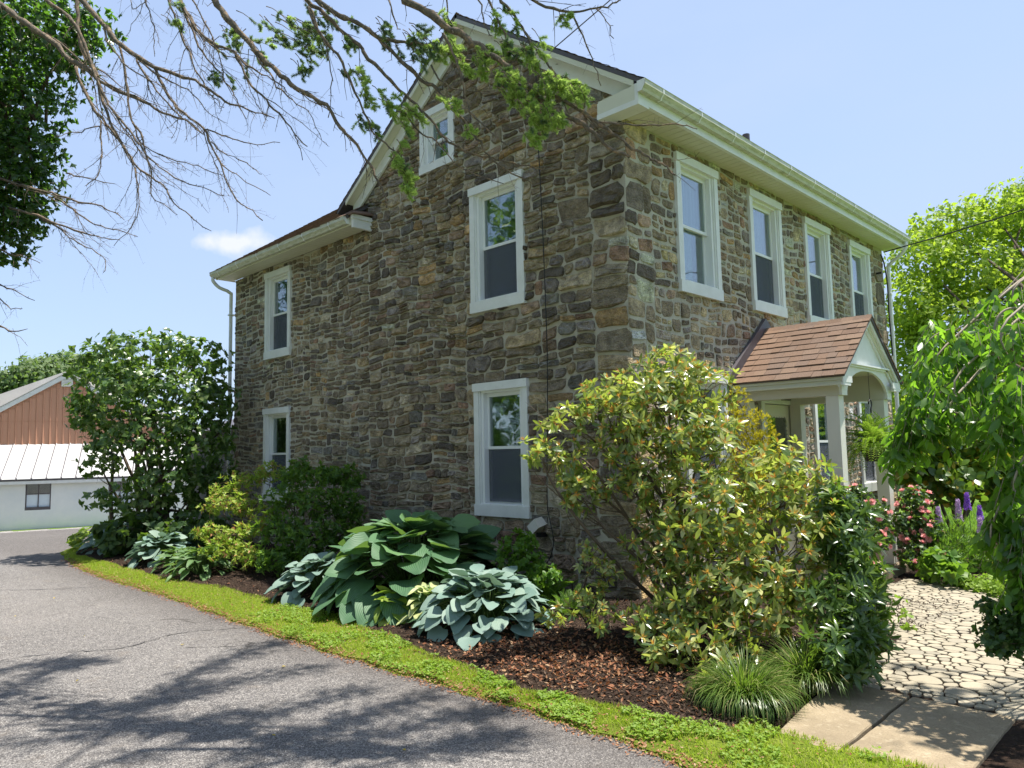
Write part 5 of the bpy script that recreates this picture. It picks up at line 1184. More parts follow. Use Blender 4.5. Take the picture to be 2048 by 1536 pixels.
# ferns: each frond an object sharing mesh data
def T_frond(n=16, w=.16, arch=.35):
    V = []; F = []
    def pt(t): return (0, t*(1-.12*t), arch*(t-1.25*t*t))
    for i in range(n):
        t = .12+.88*i/n; x0, y0, z0 = pt(t); l = w*math.sin(PI*min(1, (t-.05)*.98))**.6*(1.05-t*.45)+.008
        for s in (-1, 1):
            b = len(V); V += [(0, y0-.012, z0), (s*l*.5, y0+.022, z0+.004), (s*l, y0+.03, z0-.02), (s*l*.5, y0-.018, z0+.002)]; F += [(b, b+1, b+2), (b, b+2, b+3)]
    for i in range(8):
        a, c = pt(i/8), pt((i+1)/8); b = len(V); V += [(-.004, a[1], a[2]), (.004, a[1], a[2]), (.003, c[1], c[2]), (-.003, c[1], c[2])]; F += [(b, b+1, b+2), (b, b+2, b+3)]
    return np.array(V, float), np.array(F)
def fern(name, loc, label, n, size, mat, e0, e1, seed, cat='plant', arch=.35, rad=.05):
    r_ = np.random.default_rng(seed); t = thing(name, loc, label, cat)
    th = np.arange(n)*2.39996+r_.normal(size=n)*.2; q = np.arange(n)/n
    e = np.radians(e1+(e0-e1)*(1-q)+r_.normal(size=n)*7); out = np.stack([np.cos(th), np.sin(th), 0*th], 1)
    D = out*np.cos(e)[:, None]+np.array((0, 0, 1.))*np.sin(e)[:, None]; N = unit(np.array((0, 0, 1.))-D*D[:, 2:3]+r_.normal(size=D.shape)*.1)
    P = np.array(loc)+out*rad; S = size*(.75+.4*r_.random(n))
    leaf_objects('frond', [T_frond(16, .16, arch), T_frond(18, .14, arch*1.3)], P, D, N, S, mat, t, 300, r_)
    return t
fern('fern', (-.75, -.65, .08), 'low green fern clump at the foot of the gable wall near the house corner', 34, .50, L['fern'], 70, 5, 1)
fern('fern', (-.15, -1.0, .08), 'yellow-green fern clump between the small rhododendron and the pale blue hosta', 30, .36, L['fern'], 75, 8, 2)
fern('fern', (-2.9, -.45, .10), 'single light green fern standing behind the big dark hosta', 14, .50, L['bright'], 80, 35, 3)
# hanging basket fern under the porch arch
hf = thing('hanging_basket', (1.36, 3.30, 1.55), 'bright green fern in a basket hanging on a black hook under the porch arch', 'hanging plant')
MB().lathe((1.36, 3.30, 1.50), [(.001, 0), (.09, .0), (.14, .12), (.15, .15), (.135, .15), (.10, .13), (.001, .13)], 14).build('pot', L['pot'], hf, True)
r_ = np.random.default_rng(9); n = 110; th = np.arange(n)*2.39996; q = (np.arange(n)+.5)/n; e = np.radians(78-122*q+r_.normal(size=n)*9)
out = np.stack([np.cos(th), np.sin(th), 0*th], 1); D = out*np.cos(e)[:, None]+np.array((0, 0, 1.))*np.sin(e)[:, None]
N = unit(np.array((0, 0, 1.))*1.0-D*D[:, 2:3]+out*.2); P = np.array((1.36, 3.30, 1.68))+out*.07
leaf_objects('frond', [T_frond(18, .13, .75), T_frond(18, .12, .95)], P, D, N, .47*(.75+.5*r_.random(n)), L['hfern'], hf, 200, r_)
hk = MB(); hk.tube([(1.36, 3.30, 2.655), (1.36, 3.30, 2.28)], .0035, 5)
hk.tube([(1.36, 3.30+.05*math.cos(a), 2.24+.05*math.sin(a)) for a in [PI*1.05-PI*1.15*i/8 for i in range(9)]]+[(1.36, 3.32, 2.17), (1.36, 3.315, 2.10)], .010, 6)
hk.build('hook', M['iron'], hf, True)
cw = MB()
for a in (0, 2.1, 4.2): cw.tube([(1.36, 3.315, 2.11), (1.36+.14*math.cos(a), 3.30+.14*math.sin(a), 1.65)], .0025, 4)
cw.build('hanger_wires', M['iron'], hf)

# ------------------------------------------------------------ plants by the porch and path
# golden cypress
t = thing('golden_cypress', (.62, 1.75, .05), 'upright golden yellow cypress between the rhododendron and the front door', 'shrub')
P, A = tips(BL_CYPRESS, 1500, rg, .55, .8, .35); P2, D, N = whorls(P, A, 6, .55, rg, 0)
V, F = place(TN, P2, D, N, rg.uniform(.03, .06, len(P2))); part('foliage', V, F, L['cypress'], t, True, kind='stuff')
stems(t, (.62, 1.75, .03), BL_CYPRESS, L['stem'], rg, .02, 1)
bush('glossy_shrub', (2.25, -.25, .05), 'dark glossy lance-leaved shrub between the rhododendron and the stone path', 'shrub', BL_PEONY, L['peony'], TL, 560, (.07, .13), 6, 1.1, nobj=200, stem=(2.2, -.2, .03), r0=.012, shell=.2)
# tall lily stems
def lily(loc, h, n, lean, label, bloom=False, seed=1):
    r_ = np.random.default_rng(seed); t = thing('lily', loc, label, 'plant'); b = Vector(loc)
    pts = [b, b+Vector((lean[0]*.3, lean[1]*.3, h*.5)), b+Vector((lean[0], lean[1], h))]; C_ = catmull(pts, 5)
    MB().tube(C_, [.008-.004*i/(len(C_)-1) for i in range(len(C_))], 6).build('stem', L['gstem'], t, True)
    ids = (np.linspace(.15, .999, n)*(len(C_)-1)); P = np.array([C_[int(i)].lerp(C_[min(int(i)+1, len(C_)-1)], i-int(i)) for i in ids])
    th = np.arange(n)*2.4; e = np.radians(35-30*(1-np.arange(n)/n)+r_.normal(size=n)*8); D = np.stack([np.cos(th)*np.cos(e), np.sin(th)*np.cos(e), np.sin(e)], 1)
    N = unit(np.array((0, 0, 1.))-D*D[:, 2:3]); leaf_objects('leaf', [TL], P, D, N, r_.uniform(.10, .17, n)*(1.1-.4*np.arange(n)/n), L['lily'], t, 80, r_)
    if bloom:
        th = np.arange(6)*PI/3; D = np.stack([np.cos(th)*.8, np.sin(th)*.8, .45+0*th], 1); c = np.array(C_[-1])
        leaf_objects('petal', [T_leaf([(.3, .8), (.6, 1), (.85, .6)], .22, -.03, -.35)], np.tile(c, (6, 1)), D, unit(np.array((0, 0, 1.))-D*.3), np.full(6, .10), L['pink'], t, 6, r_)
    return t
lily((2.30, -.72, .05), 1.52, 26, (.06, .08), 'tall leafy lily stem rising above the dark glossy shrub', False, 1)
lily((2.05, -.45, .05), 1.15, 20, (.05, .05), 'shorter lily stem half buried in the glossy shrub', False, 2)
lily((2.45, -.36, .05), .46, 12, (.10, -.03), 'pink lily bloom leaning over the edge of the stone path', True, 3)
lily((2.02, .7, .05), .72, 12, (.12, -.1), 'pink lily bloom below the pink roses', True, 4)
# liriope
def blades(name, P, out, length, width, lean, mat, parent, seed, kind='stuff', seg=4):
    r_ = np.random.default_rng(seed); n = len(P); s = np.linspace(0, 1, seg+1)
    side = unit(np.cross(out, np.array((0, 0, 1.)))); V = np.zeros((n, (seg+1)*2, 3))
    a = lean[:, None]*s[None]**1.3; ds = length[:, None]/seg
    dx = np.cumsum(np.concatenate([np.zeros((n, 1)), np.sin(a[:, 1:])*ds], 1), 1); dz = np.cumsum(np.concatenate([np.zeros((n, 1)), np.cos(a[:, 1:])*ds], 1), 1)
    for i in range(seg+1):
        c = P+out*dx[:, i:i+1]+np.array((0, 0, 1.))*dz[:, i:i+1]; w = width[:, None]*(1-s[i]**2.2*.9)
        V[:, 2*i] = c-side*w; V[:, 2*i+1] = c+side*w
    F = []
    base = (np.arange(n)*(seg+1)*2)[:, None]
    Q = np.concatenate([np.stack([2*i+base[:, 0], 2*i+1+base[:, 0], 2*i+3+base[:, 0], 2*i+2+base[:, 0]], 1) for i in range(seg)])
    return part(name, V.reshape(-1, 3), Q, mat, parent, True, kind=kind)
def clump(name, loc, label, n, r, ln, wd, lean, mat, seed, cat='plant'):
    r_ = np.random.default_rng(seed); t = thing(name, loc, label, cat)
    th = r_.random(n)*6.283; q = np.sqrt(r_.random(n)); out = np.stack([np.cos(th), np.sin(th), 0*th], 1)
    P = np.array(loc)+out*(r*q)[:, None]; o2 = unit(out+r_.normal(size=out.shape)*np.array((.5, .5, 0)))
    blades('blades', P, o2, r_.uniform(ln*.65, ln*1.15, n), r_.uniform(wd*.7, wd*1.2, n), q*lean+r_.normal(size=n)*.25+.15, mat, t, seed); return t
clump('liriope', (2.30, -2.14, .06), 'grassy liriope clump with arching blades beside the concrete slabs', 1300, .17, .37, .004, 3.1, L['liriope'], 1)
clump('liriope', (2.46, -1.55, .06), 'yellower grassy liriope clump spilling onto the concrete slab corner', 800, .15, .36, .0045, 2.4, L['liriope'], 2)
# roses
def blooms(t, blobs, n, size, mat, name, r_, seedup=.6):
    P, A = tips(blobs, n, r_, .9, seedup, .25); Vt = []; 
    V = []; F = []
    for ring, (k_, e, s, z) in enumerate(((6, 1.25, 1, 0), (5, .8, .85, .1), (4, .35, .6, .15))):
        for j in range(k_):
            a = 2*PI*j/k_+ring*.5; D = np.array((math.cos(a)*math.sin(e), math.sin(a)*math.sin(e), math.cos(e))); X = np.array((-math.sin(a), math.cos(a), 0)); b = len(V)
            V += [(0, 0, z), tuple(D*.6*s-X*.42*s+np.array((0, 0, z))), tuple(D*1.0*s+np.array((0, 0, z+.05))), tuple(D*.6*s+X*.42*s+np.array((0, 0, z)))]; F += [(b, b+1, b+2), (b, b+2, b+3)]
    me = (np.array(V), np.array(F))
    leaf_objects(name, [me], P, unit(np.cross(A, r_.normal(size=A.shape))), A, np.full(n, size)*(.7+.5*r_.random(n)), mat, t, 200, r_)
t, _, _ = bush('rose_bush', (1.35, 2.0, .05), 'rose bush full of pink blooms left of the outer right porch post', 'shrub', BL_ROSE, L['rose'], TR_, 520, (.03, .055), 6, 1.1, stem=(1.5, 1.7, .03), r0=.008, shell=.2)
blooms(t, BL_ROSE, 75, .045, L['pink'], 'bloom', rg)
t, _, _ = bush('rose_bush', (1.55, 4.3, .05), 'rose bush with pink blooms behind the porch step on the right', 'shrub', BL_ROSE2, L['rose'], TR_, 620, (.03, .055), 6, 1.1, stem=(1.3, 4.5, .03), r0=.008, shell=.2)
blooms(t, BL_ROSE2, 80, .05, L['pink'], 'bloom', rg)
t, _, _ = bush('low_rose_bush', (3.75, .1, .05), 'small-leaved low rose bush at the right edge of the stone path', 'shrub', BL_ROSELOW, L['rose'], TR_, 300, (.028, .045), 6, 1.1, stem=(3.8, .1, .03), r0=.008, shell=.2)
# delphiniums and feathery green plants
def spike(loc, h, fl, mat, label, seed):
    r_ = np.random.default_rng(seed); t = thing('delphinium', loc, label, 'flower', 'delphiniums by the lawn'); b = Vector(loc)
    MB().tube([b, b+Vector((.02, 0, h*.5)), b+Vector((.0, .02, h))], [.007, .006, .003], 5).build('stem', L['gstem'], t, True)
    n = 60; z = h-fl+fl*np.arange(n)/n; th = np.arange(n)*2.4; r = .035*(1.1-np.arange(n)/n*.8)
    P = np.array(loc)+np.stack([np.cos(th)*r, np.sin(th)*r, z], 1); A = unit(np.stack([np.cos(th), np.sin(th), .4+0*th], 1))
    P2, D, N = whorls(P, A, 5, 1.2, r_, 0); V, F = place(TDW, P2, D, N, np.full(len(P2), .024)); part('flower_spike', V, F, mat, t, True)
    P, A = tips([(loc[0], loc[1], loc[2]+.2, .14, .22)], 30, r_, .2, .5); P2, D, N = whorls(P, A, 5, 1.1, r_, .2); V, F = place(TN, P2, D, N, np.full(len(P2), .10)); part('foliage', V, F, L['bright'], t, True, kind='stuff')
spike((2.02, 4.34, .03), .95, .28, L['lilacp'], 'pale violet delphinium spike left of the deep violet ones', 1)
spike((2.08, 4.55, .03), 1.02, .22, L['violet'], 'deep violet delphinium, taller spike of the two nearest the roses', 2)
spike((2.16, 4.80, .03), .84, .20, L['violet'], 'deep violet delphinium at the lawn edge, rightmost dark spike', 3)
spike((2.20, 4.60, .03), .70, .20, L['lilacp'], 'pale violet delphinium low beside the lawn', 4)
spike((1.86, 4.05, .03), .86, .20, L['lilacp'], 'pinkish violet delphinium rising out of the right rose bush', 5)
t = thing('cosmos_clump', (1.98, 4.25, .03), 'feathery bright green plants standing between the roses and the lawn', 'plant')
P, A = tips([(1.95, 4.2, .40, .28, .36), (2.05, 4.6, .30, .2, .26), (1.85, 3.9, .3, .2, .26)], 500, rg, .1, 1.2, .3); P2, D, N = whorls(P, A, 6, .5, rg, 0)
V, F = place(T_diamond(.10, .02, -.1), P2, D, N, rg.uniform(.06, .12, len(P2))); part('foliage', V, F, L['bright'], t, True, kind='stuff')
bush('perennial', (2.05, 3.35, .04), 'light green leafy perennial at the corner where the stone path meets the porch step', 'plant', [(2.0, 3.4, .22, .20, .2), (2.2, 3.2, .15, .18, .13)], L['bright'], TOV, 70, (.08, .13), 5, 1.0, stem=(2.05, 3.35, .03), r0=.005)
bush('ground_cover', (2.7, 3.0, .03), 'low bright green leafy border along the far edge of the stone path', 'plant', [(2.5, 3.25, .08, .25, .10), (2.85, 3.05, .08, .25, .1), (3.15, 2.8, .08, .25, .1), (3.45, 2.5, .08, .22, .1)], L['clover'], TR_, 520, (.03, .06), 5, 1.1)
for i, (x, y, z, lb) in enumerate(((2.62, 3.22, .34, 'single orange daisy on a tall stem at the far edge of the path'), (2.95, 3.02, .20, 'low yellow-orange flowers under the hanging cherry leaves'))):
    t = thing('daisy', (x, y, .04), lb, 'flower'); MB().tube([(x, y, .04), (x+.01, y, z)], .004, 4).build('stem', L['gstem'], t)
    th = np.arange(12)*PI/6; D = np.stack([np.cos(th), np.sin(th), .15+0*th], 1)
    cs = [(x+.01, y, z)] if i == 0 else [(x+.01, y, z), (x+.09, y-.04, z-.02), (x-.08, y+.03, z-.03), (x+.02, y-.10, z-.02)]
    for c in cs:
        V, F = place(T_diamond(.4, .0, 0), np.tile(c, (12, 1)), D, np.tile((0, 0, 1.), (12, 1)), np.full(12, .042)); part('flower_head', V, F, L['orange' if i == 0 else 'yellow'], t)
bush('magnolia', (1.2, 9.0, 0), 'magnolia shrub with scattered yellow leaves beyond the roses', 'shrub', BL_MAGNOLIA, L['magn'], TR_, 700, (.11, .2), 7, 1.1, stem=(.9, 8.8, 0), r0=.04, shell=.2)
# slender weed by the path
bush('seedling', (2.33, .9, .04), 'thin light green seedling beside the path', 'plant', [(2.33, .9, .18, .10, .13), (2.42, .75, .08, .08, .06)], L['clover'], TR_, 14, (.03, .05), 4, 1.1, stem=(2.33, .9, .03), r0=.003)

# ------------------------------------------------------------ weeping cherry on the right
ct = thing('weeping_cherry', (4.9, 1.1, 0), 'weeping cherry with long hanging leafy shoots at the right edge of the picture', 'tree')
MB().tube(catmull([(4.9, 1.1, 0), (4.85, 1.05, .9), (4.95, 1.0, 1.9), (4.7, .9, 2.8)], 4), [.12-.004*i for i in range(13)], 10).build('trunk', M['bark'], ct, True)
BL_CHERRY = BL_CHERRY+[(x_, y_, z_, .42, .45) for x_, y_, z_ in ((4.2, .3, 2.0), (4.2, 1.6, 2.1), (4.15, .9, 1.5), (4.7, .0, 1.9), (4.8, 2.1, 2.0), (5.5, .4, 2.0), (5.7, 1.3, 2.0), (5.3, 1.9, 1.7), (4.5, .6, 2.6), (5.1, 1.3, 2.6), (4.2, 2.3, 1.5), (5.1, -.2, 1.3), (4.25, .1, 1.2), (4.3, 1.5, 1.2))]
B = np.array(BL_CHERRY); P = []; A = []; sh = MB(); hub = Vector((4.7, .95, 2.9)); cnt = 0
for b in BL_CHERRY:
    for k_ in range(16):
        d = unit(rg.normal(size=3)); s = Vector(b[:3])+Vector((d[0]*b[3], d[1]*b[3], abs(d[2])*b[4]*.9)); ln = rg.uniform(.12, .30)
        q = []
        for i in range(7):
            f = i/6; q.append(s+Vector((d[0]*.06*f, d[1]*.06*f, .05*f-ln*f*f)) if False else s+Vector((d[0]*.10*f, d[1]*.10*f, -ln*f)))
        sh.tube(q, [.003*(1-.6*i/6) for i in range(7)], 3, False)
        for i in range(10):
            f = i/9; p = q[int(f*6)]; P.append(p); a = rg.random()*6.28; A.append((math.cos(a)*.75, math.sin(a)*.75, -.85+rg.normal()*.25))
for tgt in BL_CHERRY[::2]:
    c = Vector(tgt[:3]); mid = hub.lerp(c, .5)+Vector((0, 0, .25+.3*rg.random())); Q = catmull([hub, mid, c+Vector((0, 0, tgt[4]*.9)), c+Vector((0, 0, -tgt[4]*.6))], 5)
    sh.tube(Q, [.016*(1-.75*i/(len(Q)-1)) for i in range(len(Q))], 5)
sh.build('hanging_branches', L['palebranch'], ct, True)
P = np.array([tuple(p) for p in P]); D = unit(np.array(A)); P = P+rg.normal(size=P.shape)*.012; N = unit(np.cross(D, rg.normal(size=D.shape))+.3*rg.normal(size=D.shape)); S = rg.uniform(.065, .12, len(P))
T_CH = T_leaf([(.22, .75), (.5, 1.), (.8, .55)], .20, .04, -.12)
kp = leaf_objects('leaf', [T_CH], P, D, N, S, L['cherry'], ct, 300, rg); V, F = place(T_CH, P[kp], D[kp], N[kp], S[kp]); part('foliage', V, F, L['cherry'], ct, True, kind='stuff')
# arching bare stems that show pale against the leaves
for ps, r in (([(3.881, -0.659, 2.532), (3.762, -0.785, 2.609), (3.670, -0.875, 2.605), (3.614, -0.917, 2.506), (3.583, -0.917, 2.271), (3.577, -0.894, 2.035)], 0.01), ([(3.768, -0.635, 2.585), (3.548, -0.711, 2.590), (3.393, -0.718, 2.557), (3.256, -0.702, 2.485)], 0.007), ([(3.341, -0.768, 2.541), (3.234, -0.865, 2.490), (3.162, -0.923, 2.385), (3.100, -0.966, 2.244)], 0.005), ([(3.835, -0.489, 3.055), (3.693, -0.602, 2.849), (3.582, -0.693, 2.712)], 0.005)):
    MB().tube(catmull(ps, 4), r*.8, 6).build('arching_stem', L['palebranch'], ct, True)

# ------------------------------------------------------------ big trees
def tree(name, loc, label, blobs, mat, n, size, per, tm=TDW, r0=.25, group=None, limbs=True, bark='bark'):
    t = thing(name, loc, label, 'tree', group); P, A = tips(blobs, n, rg, .35, .25, .5); P2, D, N = whorls(P, A, per, 1.2, rg, .3)
    P2 = P2+rg.normal(size=P2.shape)*size[1]*.5
    V, F = place(tm, P2, D, N, rg.uniform(size[0], size[1], len(P2))); part('crown', V, F, mat, t, True, kind='stuff')
    mb = MB(); b = Vector(loc); c = Vector(np.mean([q[:3] for q in blobs], 0)); top = Vector((loc[0]*.5+c.x*.5, loc[1]*.5+c.y*.5, c.z))
    fork = b.lerp(top, .35); mb.tube([b, b.lerp(fork, .5), fork], [r0*1.2, r0, r0*.85], 10)
    if limbs:
        for q in blobs:
            e = Vector(q[:3]); md = fork.lerp(e, .5)+Vector(rg.normal(size=3))*.06*(e-fork).length; Q = catmull([fork, md, e], 4)
            mb.tube(Q, [r0*.42*(1-.85*i/(len(Q)-1)) for i in range(len(Q))], 6)
    mb.build('trunk', M[bark], t, True); return t
tree('shade_tree', (3.0, 24.5, 0), 'big bright green shade tree behind the right end of the house', BL_BIGTREE, L['tree'], 6200, (.16, .30), 6, r0=.35)
far = BL_FARTREES
tree('distant_tree', (far[0][0], far[0][1], -1.5), 'distant tree coloured pale green for haze, behind the barn roof at the far left', [far[0], far[1], far[5], far[8]], L['fartree'], 1100, (.35, .6), 5, r0=.3)
tree('distant_tree', (far[2][0], far[2][1], -1.5), 'distant tree coloured pale green for haze, rising just above the barn ridge', [far[2], far[3], far[4]], L['fartree'], 1000, (.35, .6), 5, r0=.3)
tree('distant_tree', (far[6][0], far[6][1], -1.5), 'distant tree coloured pale green for haze, mostly hidden behind the lilac', [far[6], far[7]], L['fartree'], 500, (.5, .9), 5, r0=.3)
# trees across the drive behind the viewer: they are what the gable windows mirror
RL = ('leafy tree across the drive opposite the attic window', 'leafy tree across the drive directly opposite the gable', 'leafy tree across the drive towards the barn', 'leafy tree behind the viewer to the right', 'leafy tree on the lawn facing the front door', 'leafy tree across the drive, second one from the barn', 'leafy tree across the drive closest to the barn')
for i, (x, y, s_) in enumerate(((-12, -19, 1.3), (-3, -23, 1.2), (-21, -16, 1.3), (12, -24, 1.1), (26, 2, .9), (-28, -14.5, 1.3), (-35, -11, 1.2))):
    bl = [(x+rg.normal()*2.0*s_, y+rg.normal()*1.8*s_, 1.5+rg.random()*11*s_, 2.2*s_, 2.0*s_) for _ in range(16)]
    tree('roadside_tree', (x, y, float(gz(x, y))), RL[i], bl, L['lilac'], 1300, (.4, .7), 5, r0=.25, limbs=False)
# maple out of the picture on the right: its outer sprays shade the slabs and the near end of the path
mp_ = [(4.3, -.2, 7.0, .30, .2), (4.75, -.05, 7.0, .28, .2), (4.5, .45, 7.1, .30, .2), (3.9, .75, 7.1, .30, .2), (4.4, 1.0, 7.2, .38, .25), (5.0, .9, 7.3, .4, .3), (3.7, 1.3, 7.2, .3, .2), (5.4, .2, 7.4, .4, .3), (6.2, .8, 7.6, .8, .6), (7.2, .6, 8.0, 1.0, .8), (8.2, 1.4, 8.4, 1.3, 1.1), (8.8, -.2, 8.6, 1.2, 1.1)]
tree('maple_tree', (8.6, .8, 0), 'maple standing right of the picture whose leafy limbs shade the slabs', mp_, L['tree'], 300, (.09, .15), 5, TOV, r0=.22)
# hedge line closing the lawn to the right of the house
for i in range(9):
    x = -14+i*5.0; y = 40+2*math.sin(i*2.1)
    bl = [(x+rg.normal()*1.6, y+rg.normal()*.8, 1.2+rg.random()*3.6, 1.8, 1.3) for _ in range(7)]
    tree('boundary_tree', (x, y, 0), 'green tree closing the far side of the lawn, '+('leftmost, behind the house', 'second, behind the wing', 'third, behind the main block', 'fourth, beyond the house end', 'fifth, right of the house', 'sixth, beyond the shade tree', 'seventh, beyond the cherry', 'eighth, beyond the path', 'last on the right')[i], bl, L['tree'], 420, (.3, .5), 5, r0=.15, limbs=False)

# ------------------------------------------------------------ spruce with dead boughs overhead, and the ivy on its trunk
sp = thing('spruce_tree', (-5.05, -5.3, 0), 'old spruce with long dead drooping boughs and a few green sprays hanging over the drive', 'tree')
MB().tube([(-5.05, -5.3, -.1), (-5.1, -5.3, 3), (-5.15, -5.25, 7), (-5.0, -5.2, 12)], [.30, .25, .19, .09], 12).build('trunk', M['sbark'], sp, True)
def bough(P, r0, r1, dens, parent, rg_, droop=.5, name='branch'):
    mb = MB(); C_ = catmull(P, 3); n = len(C_)
    C_ = [c+Vector(rg_.normal(size=3))*.006 for c in C_]
    rad = [(r0+(r1-r0)*i/(n-1))*(1+.12*rg_.normal()) for i in range(n)]
    mb.tube(C_, [max(r, .0012) for r in rad], 7)
    L_ = sum((C_[i+1]-C_[i]).length for i in range(n-1)); m = int(L_*dens)
    for _ in range(m):
        i = int(rg_.random()*(n-2)); a = C_[i]; d = (C_[i+1]-C_[i]).normalized(); s = Vector(unit(np.cross(d, rg_.normal(size=3))))
        # twigs mostly lie in the plane across the bough's own sag
        ln = rg_.uniform(.05, .34)*(1 if rg_.random() < .6 else .35); u = (d*rg_.uniform(.3, 1.0)+s*rg_.uniform(.5, .9)+Vector((0, 0, -droop*rg_.random()))).normalized()
        p1 = a+u*ln*.5+Vector((0, 0, -.05*ln)); p2 = p1+(u+Vector((0, 0, -.35))+Vector(rg_.normal(size=3))*.2).normalized()*ln*.5
        w_ = max(.0011, min(rad[i]*.35, .0035)); mb.tube([a, p1, p2], [w_, w_*.8, w_*.45], 3, False)
        for k_ in range(int(ln*14)):
            f = a.lerp(p1, rg_.random()) if rg_.random() < .5 else p1.lerp(p2, rg_.random()); v_ = Vector(unit(rg_.normal(size=3)))*rg_.uniform(.01, .05)+u*.015
            mb.tube([f, f+v_], [w_*.6, w_*.35], 3, False)
    for _ in range(int(L_*22)):   # stubs
        i = int(rg_.random()*(n-1)); s = Vector(unit(rg_.normal(size=3))); mb.tube([C_[i], C_[i]+s*(rad[i]+rg_.uniform(.006, .022))], [.0022, .0012], 3, False)
    return mb.build(name, M['sbark'], parent, True)
for kind_, r0, r1, pts in SPRUCE: bough(pts, r0*(1.25 if kind_ == 'm' else 1.05), r1*(1.6 if kind_ == 'm' else 1.1), 14 if kind_ == 'd' else 10, sp, rg)
for kind_, r0, r1, pts in SPRUCE:     # finer side shoots that leave each dead bough and hang beside it
    if kind_ != 'd' or len(pts) < 6: continue
    for rep in range(2):
        i0 = int(rg.integers(1, max(2, len(pts)//2))); sub_ = [Vector(p) for p in pts[i0:]]; o = cR*rg.normal()*.22+cU*(-abs(rg.normal())*.12)+cF*rg.normal()*.1
        if len(sub_) < 4: continue
        bough([p+o*(i/(len(sub_)-1))**.8 for i, p in enumerate(sub_[:max(4, int(len(sub_)*.8))])], max(.003, r0*.35), .0013, 12, sp, rg)
def sprays(tw, mat, name, parent, rg_, nl=.015):
    """twigs (start, end) clad in needles"""
    V = []; F = []; P = []; D = []
    for a, b in tw:
        a = np.array(a); b = np.array(b); m = 130; t_ = rg_.random(m)[:, None]; p = a+(b-a)*t_; ax = unit(b-a)
        s = unit(np.cross(ax, rg_.normal(size=(m, 3)))); P.append(p); D.append(s*.9+ax*.55)
    P = np.concatenate(P); D = unit(np.concatenate(D)); N = unit(np.cross(D, rg_.normal(size=D.shape)))
    S = rg_.uniform(nl*.8, nl*1.35, len(P)); X = unit(np.cross(D, N))*S[:, None]*.085
    V = np.stack([P-X, P+X, P+D*S[:, None]], 1).reshape(-1, 3); F = np.arange(len(P)*3).reshape(-1, 3)
    return part(name, V, F, mat, parent, kind='stuff')
def patch(c, rx, rz, n, shade, i):
    c = Vector(c); tw = []; mb = MB(); main = (cR*.75-cU*.5+cF*.1*rg.normal()).normalized()
    for k_ in range(max(2, n//5)):
        o = c+cR*rg.normal()*rx*.45+cU*rg.normal()*rz*.4+cF*rg.normal()*rx*.5; d = (main+Vector(rg.normal(size=3))*.35).normalized(); e = o+d*rx*.9+Vector((0, 0, -.05))
        mb.tube([o-d*rx*.3, o, e], [.004, .003, .0015], 4, False)
        for q in range(5):
            a = o.lerp(e, .1+.85*rg.random()); s = (Vector(rg.normal(size=3))*.6+d+Vector((0, 0, -.2 if shade == 0 else .1))).normalized(); b = a+s*rg.uniform(.03, .075); tw.append((a, b)); mb.tube([a, b], [.002, .0012], 3, False)
    return tw, mb
alld = []; alll = []; twm = MB()
for i, (c, rx, rz, n, s) in enumerate(NEEDLES):
    tw, mb = patch(c, rx*.72, rz*.72, int(n*1.5), s, i)
    for t_ in tw: (alll if (s == 1 and rg.random() < .9) or rg.random() < .35 else alld).append(t_)
    twm.add(mb.V, mb.F)
# boughs higher up, out of the picture, that throw the shadows on the drive
OVER = [
[(0.53,-3.06,7.4),(-0.03,-2.49,7.4),(-0.42,-1.87,7.4),(-0.61,-1.3,7.4)],[(0.13,-3.3,7.4),(0.3,-2.78,7.4),(0.26,-2.24,7.4),(0.44,-1.43,7.4)],
[(1.17,-2.92,7.4),(1.15,-2.29,7.4),(1.17,-1.53,7.4)],[(1.66,-2.83,7.4),(1.62,-2.32,7.4),(1.65,-1.85,7.4),(1.67,-1.32,7.4)],
[(-0.81,-3.47,7.4),(-1.29,-2.99,7.4),(-1.16,-2.69,7.4)],[(-1.59,-3.34,7.4),(-1.45,-2.84,7.4)],
[(1.9,-2.65,7.4),(2.01,-2.08,7.4),(2.12,-1.56,7.4),(2.3,-1.29,7.4)],[(0.48,-3.54,7.4),(0.8,-2.94,7.4),(1.02,-2.4,7.4)],[(2.42,-2.15,7.4),(2.48,-1.77,7.4),(2.69,-1.49,7.4)]]
for ln in OVER:
    ln = [Vector(p) for p in ln]; st = ln[0]+(ln[0]-ln[1]).normalized()*1.5; C_ = catmull([st]+ln, 4)
    MB().tube(C_, [.02*(1-.8*i/(len(C_)-1)) for i in range(len(C_))], 6).build('branch', M['sbark'], sp, True)
    for k_ in range(150*len(ln)):
        f = .25+.75*rg.random(); a = C_[int(f*(len(C_)-1))]; s = Vector(unit(rg.normal(size=3)*np.array((1, 1, .4))))*rg.uniform(.05, .30); a2 = a+s*rg.random(); b = a+s+Vector((0, 0, -.05)); alld.append((a2, b))
sprays(alld, L['needle'], 'needles', sp, rg, .021); sprays(alll, L['needle2'], 'young_needles', sp, rg, .020)
twm.build('needle_twigs', M['sbark'], sp, kind='stuff')
iv = thing('ivy', (-5.05, -5.2, .1), 'mass of dark glossy ivy cloaking the spruce trunk at the upper left', 'climbing plant')
T_IVY = T_leaf([(.10, 1.0), (.35, .75), (.6, .5)], .42, .04, -.1)
P, A = tips(BL_IVY, 6000, rg, .45, .0, .5); P2, D, N = whorls(P, A, 5, 1.25, rg, .8)
S = rg.uniform(.04, .072, len(P2)); kp = leaf_objects('leaf', [T_IVY], P2, D, N, S, L['ivy'], iv, 200, rg)
V, F = place(T_IVY, P2[kp], D[kp], N[kp], S[kp]); part('foliage', V, F, L['ivy'], iv, True, kind='stuff')
stems(iv, tuple(np.mean([b[:3] for b in BL_IVY], 0)), BL_IVY, M['bark'], rg, .02, 2, spread=.1)

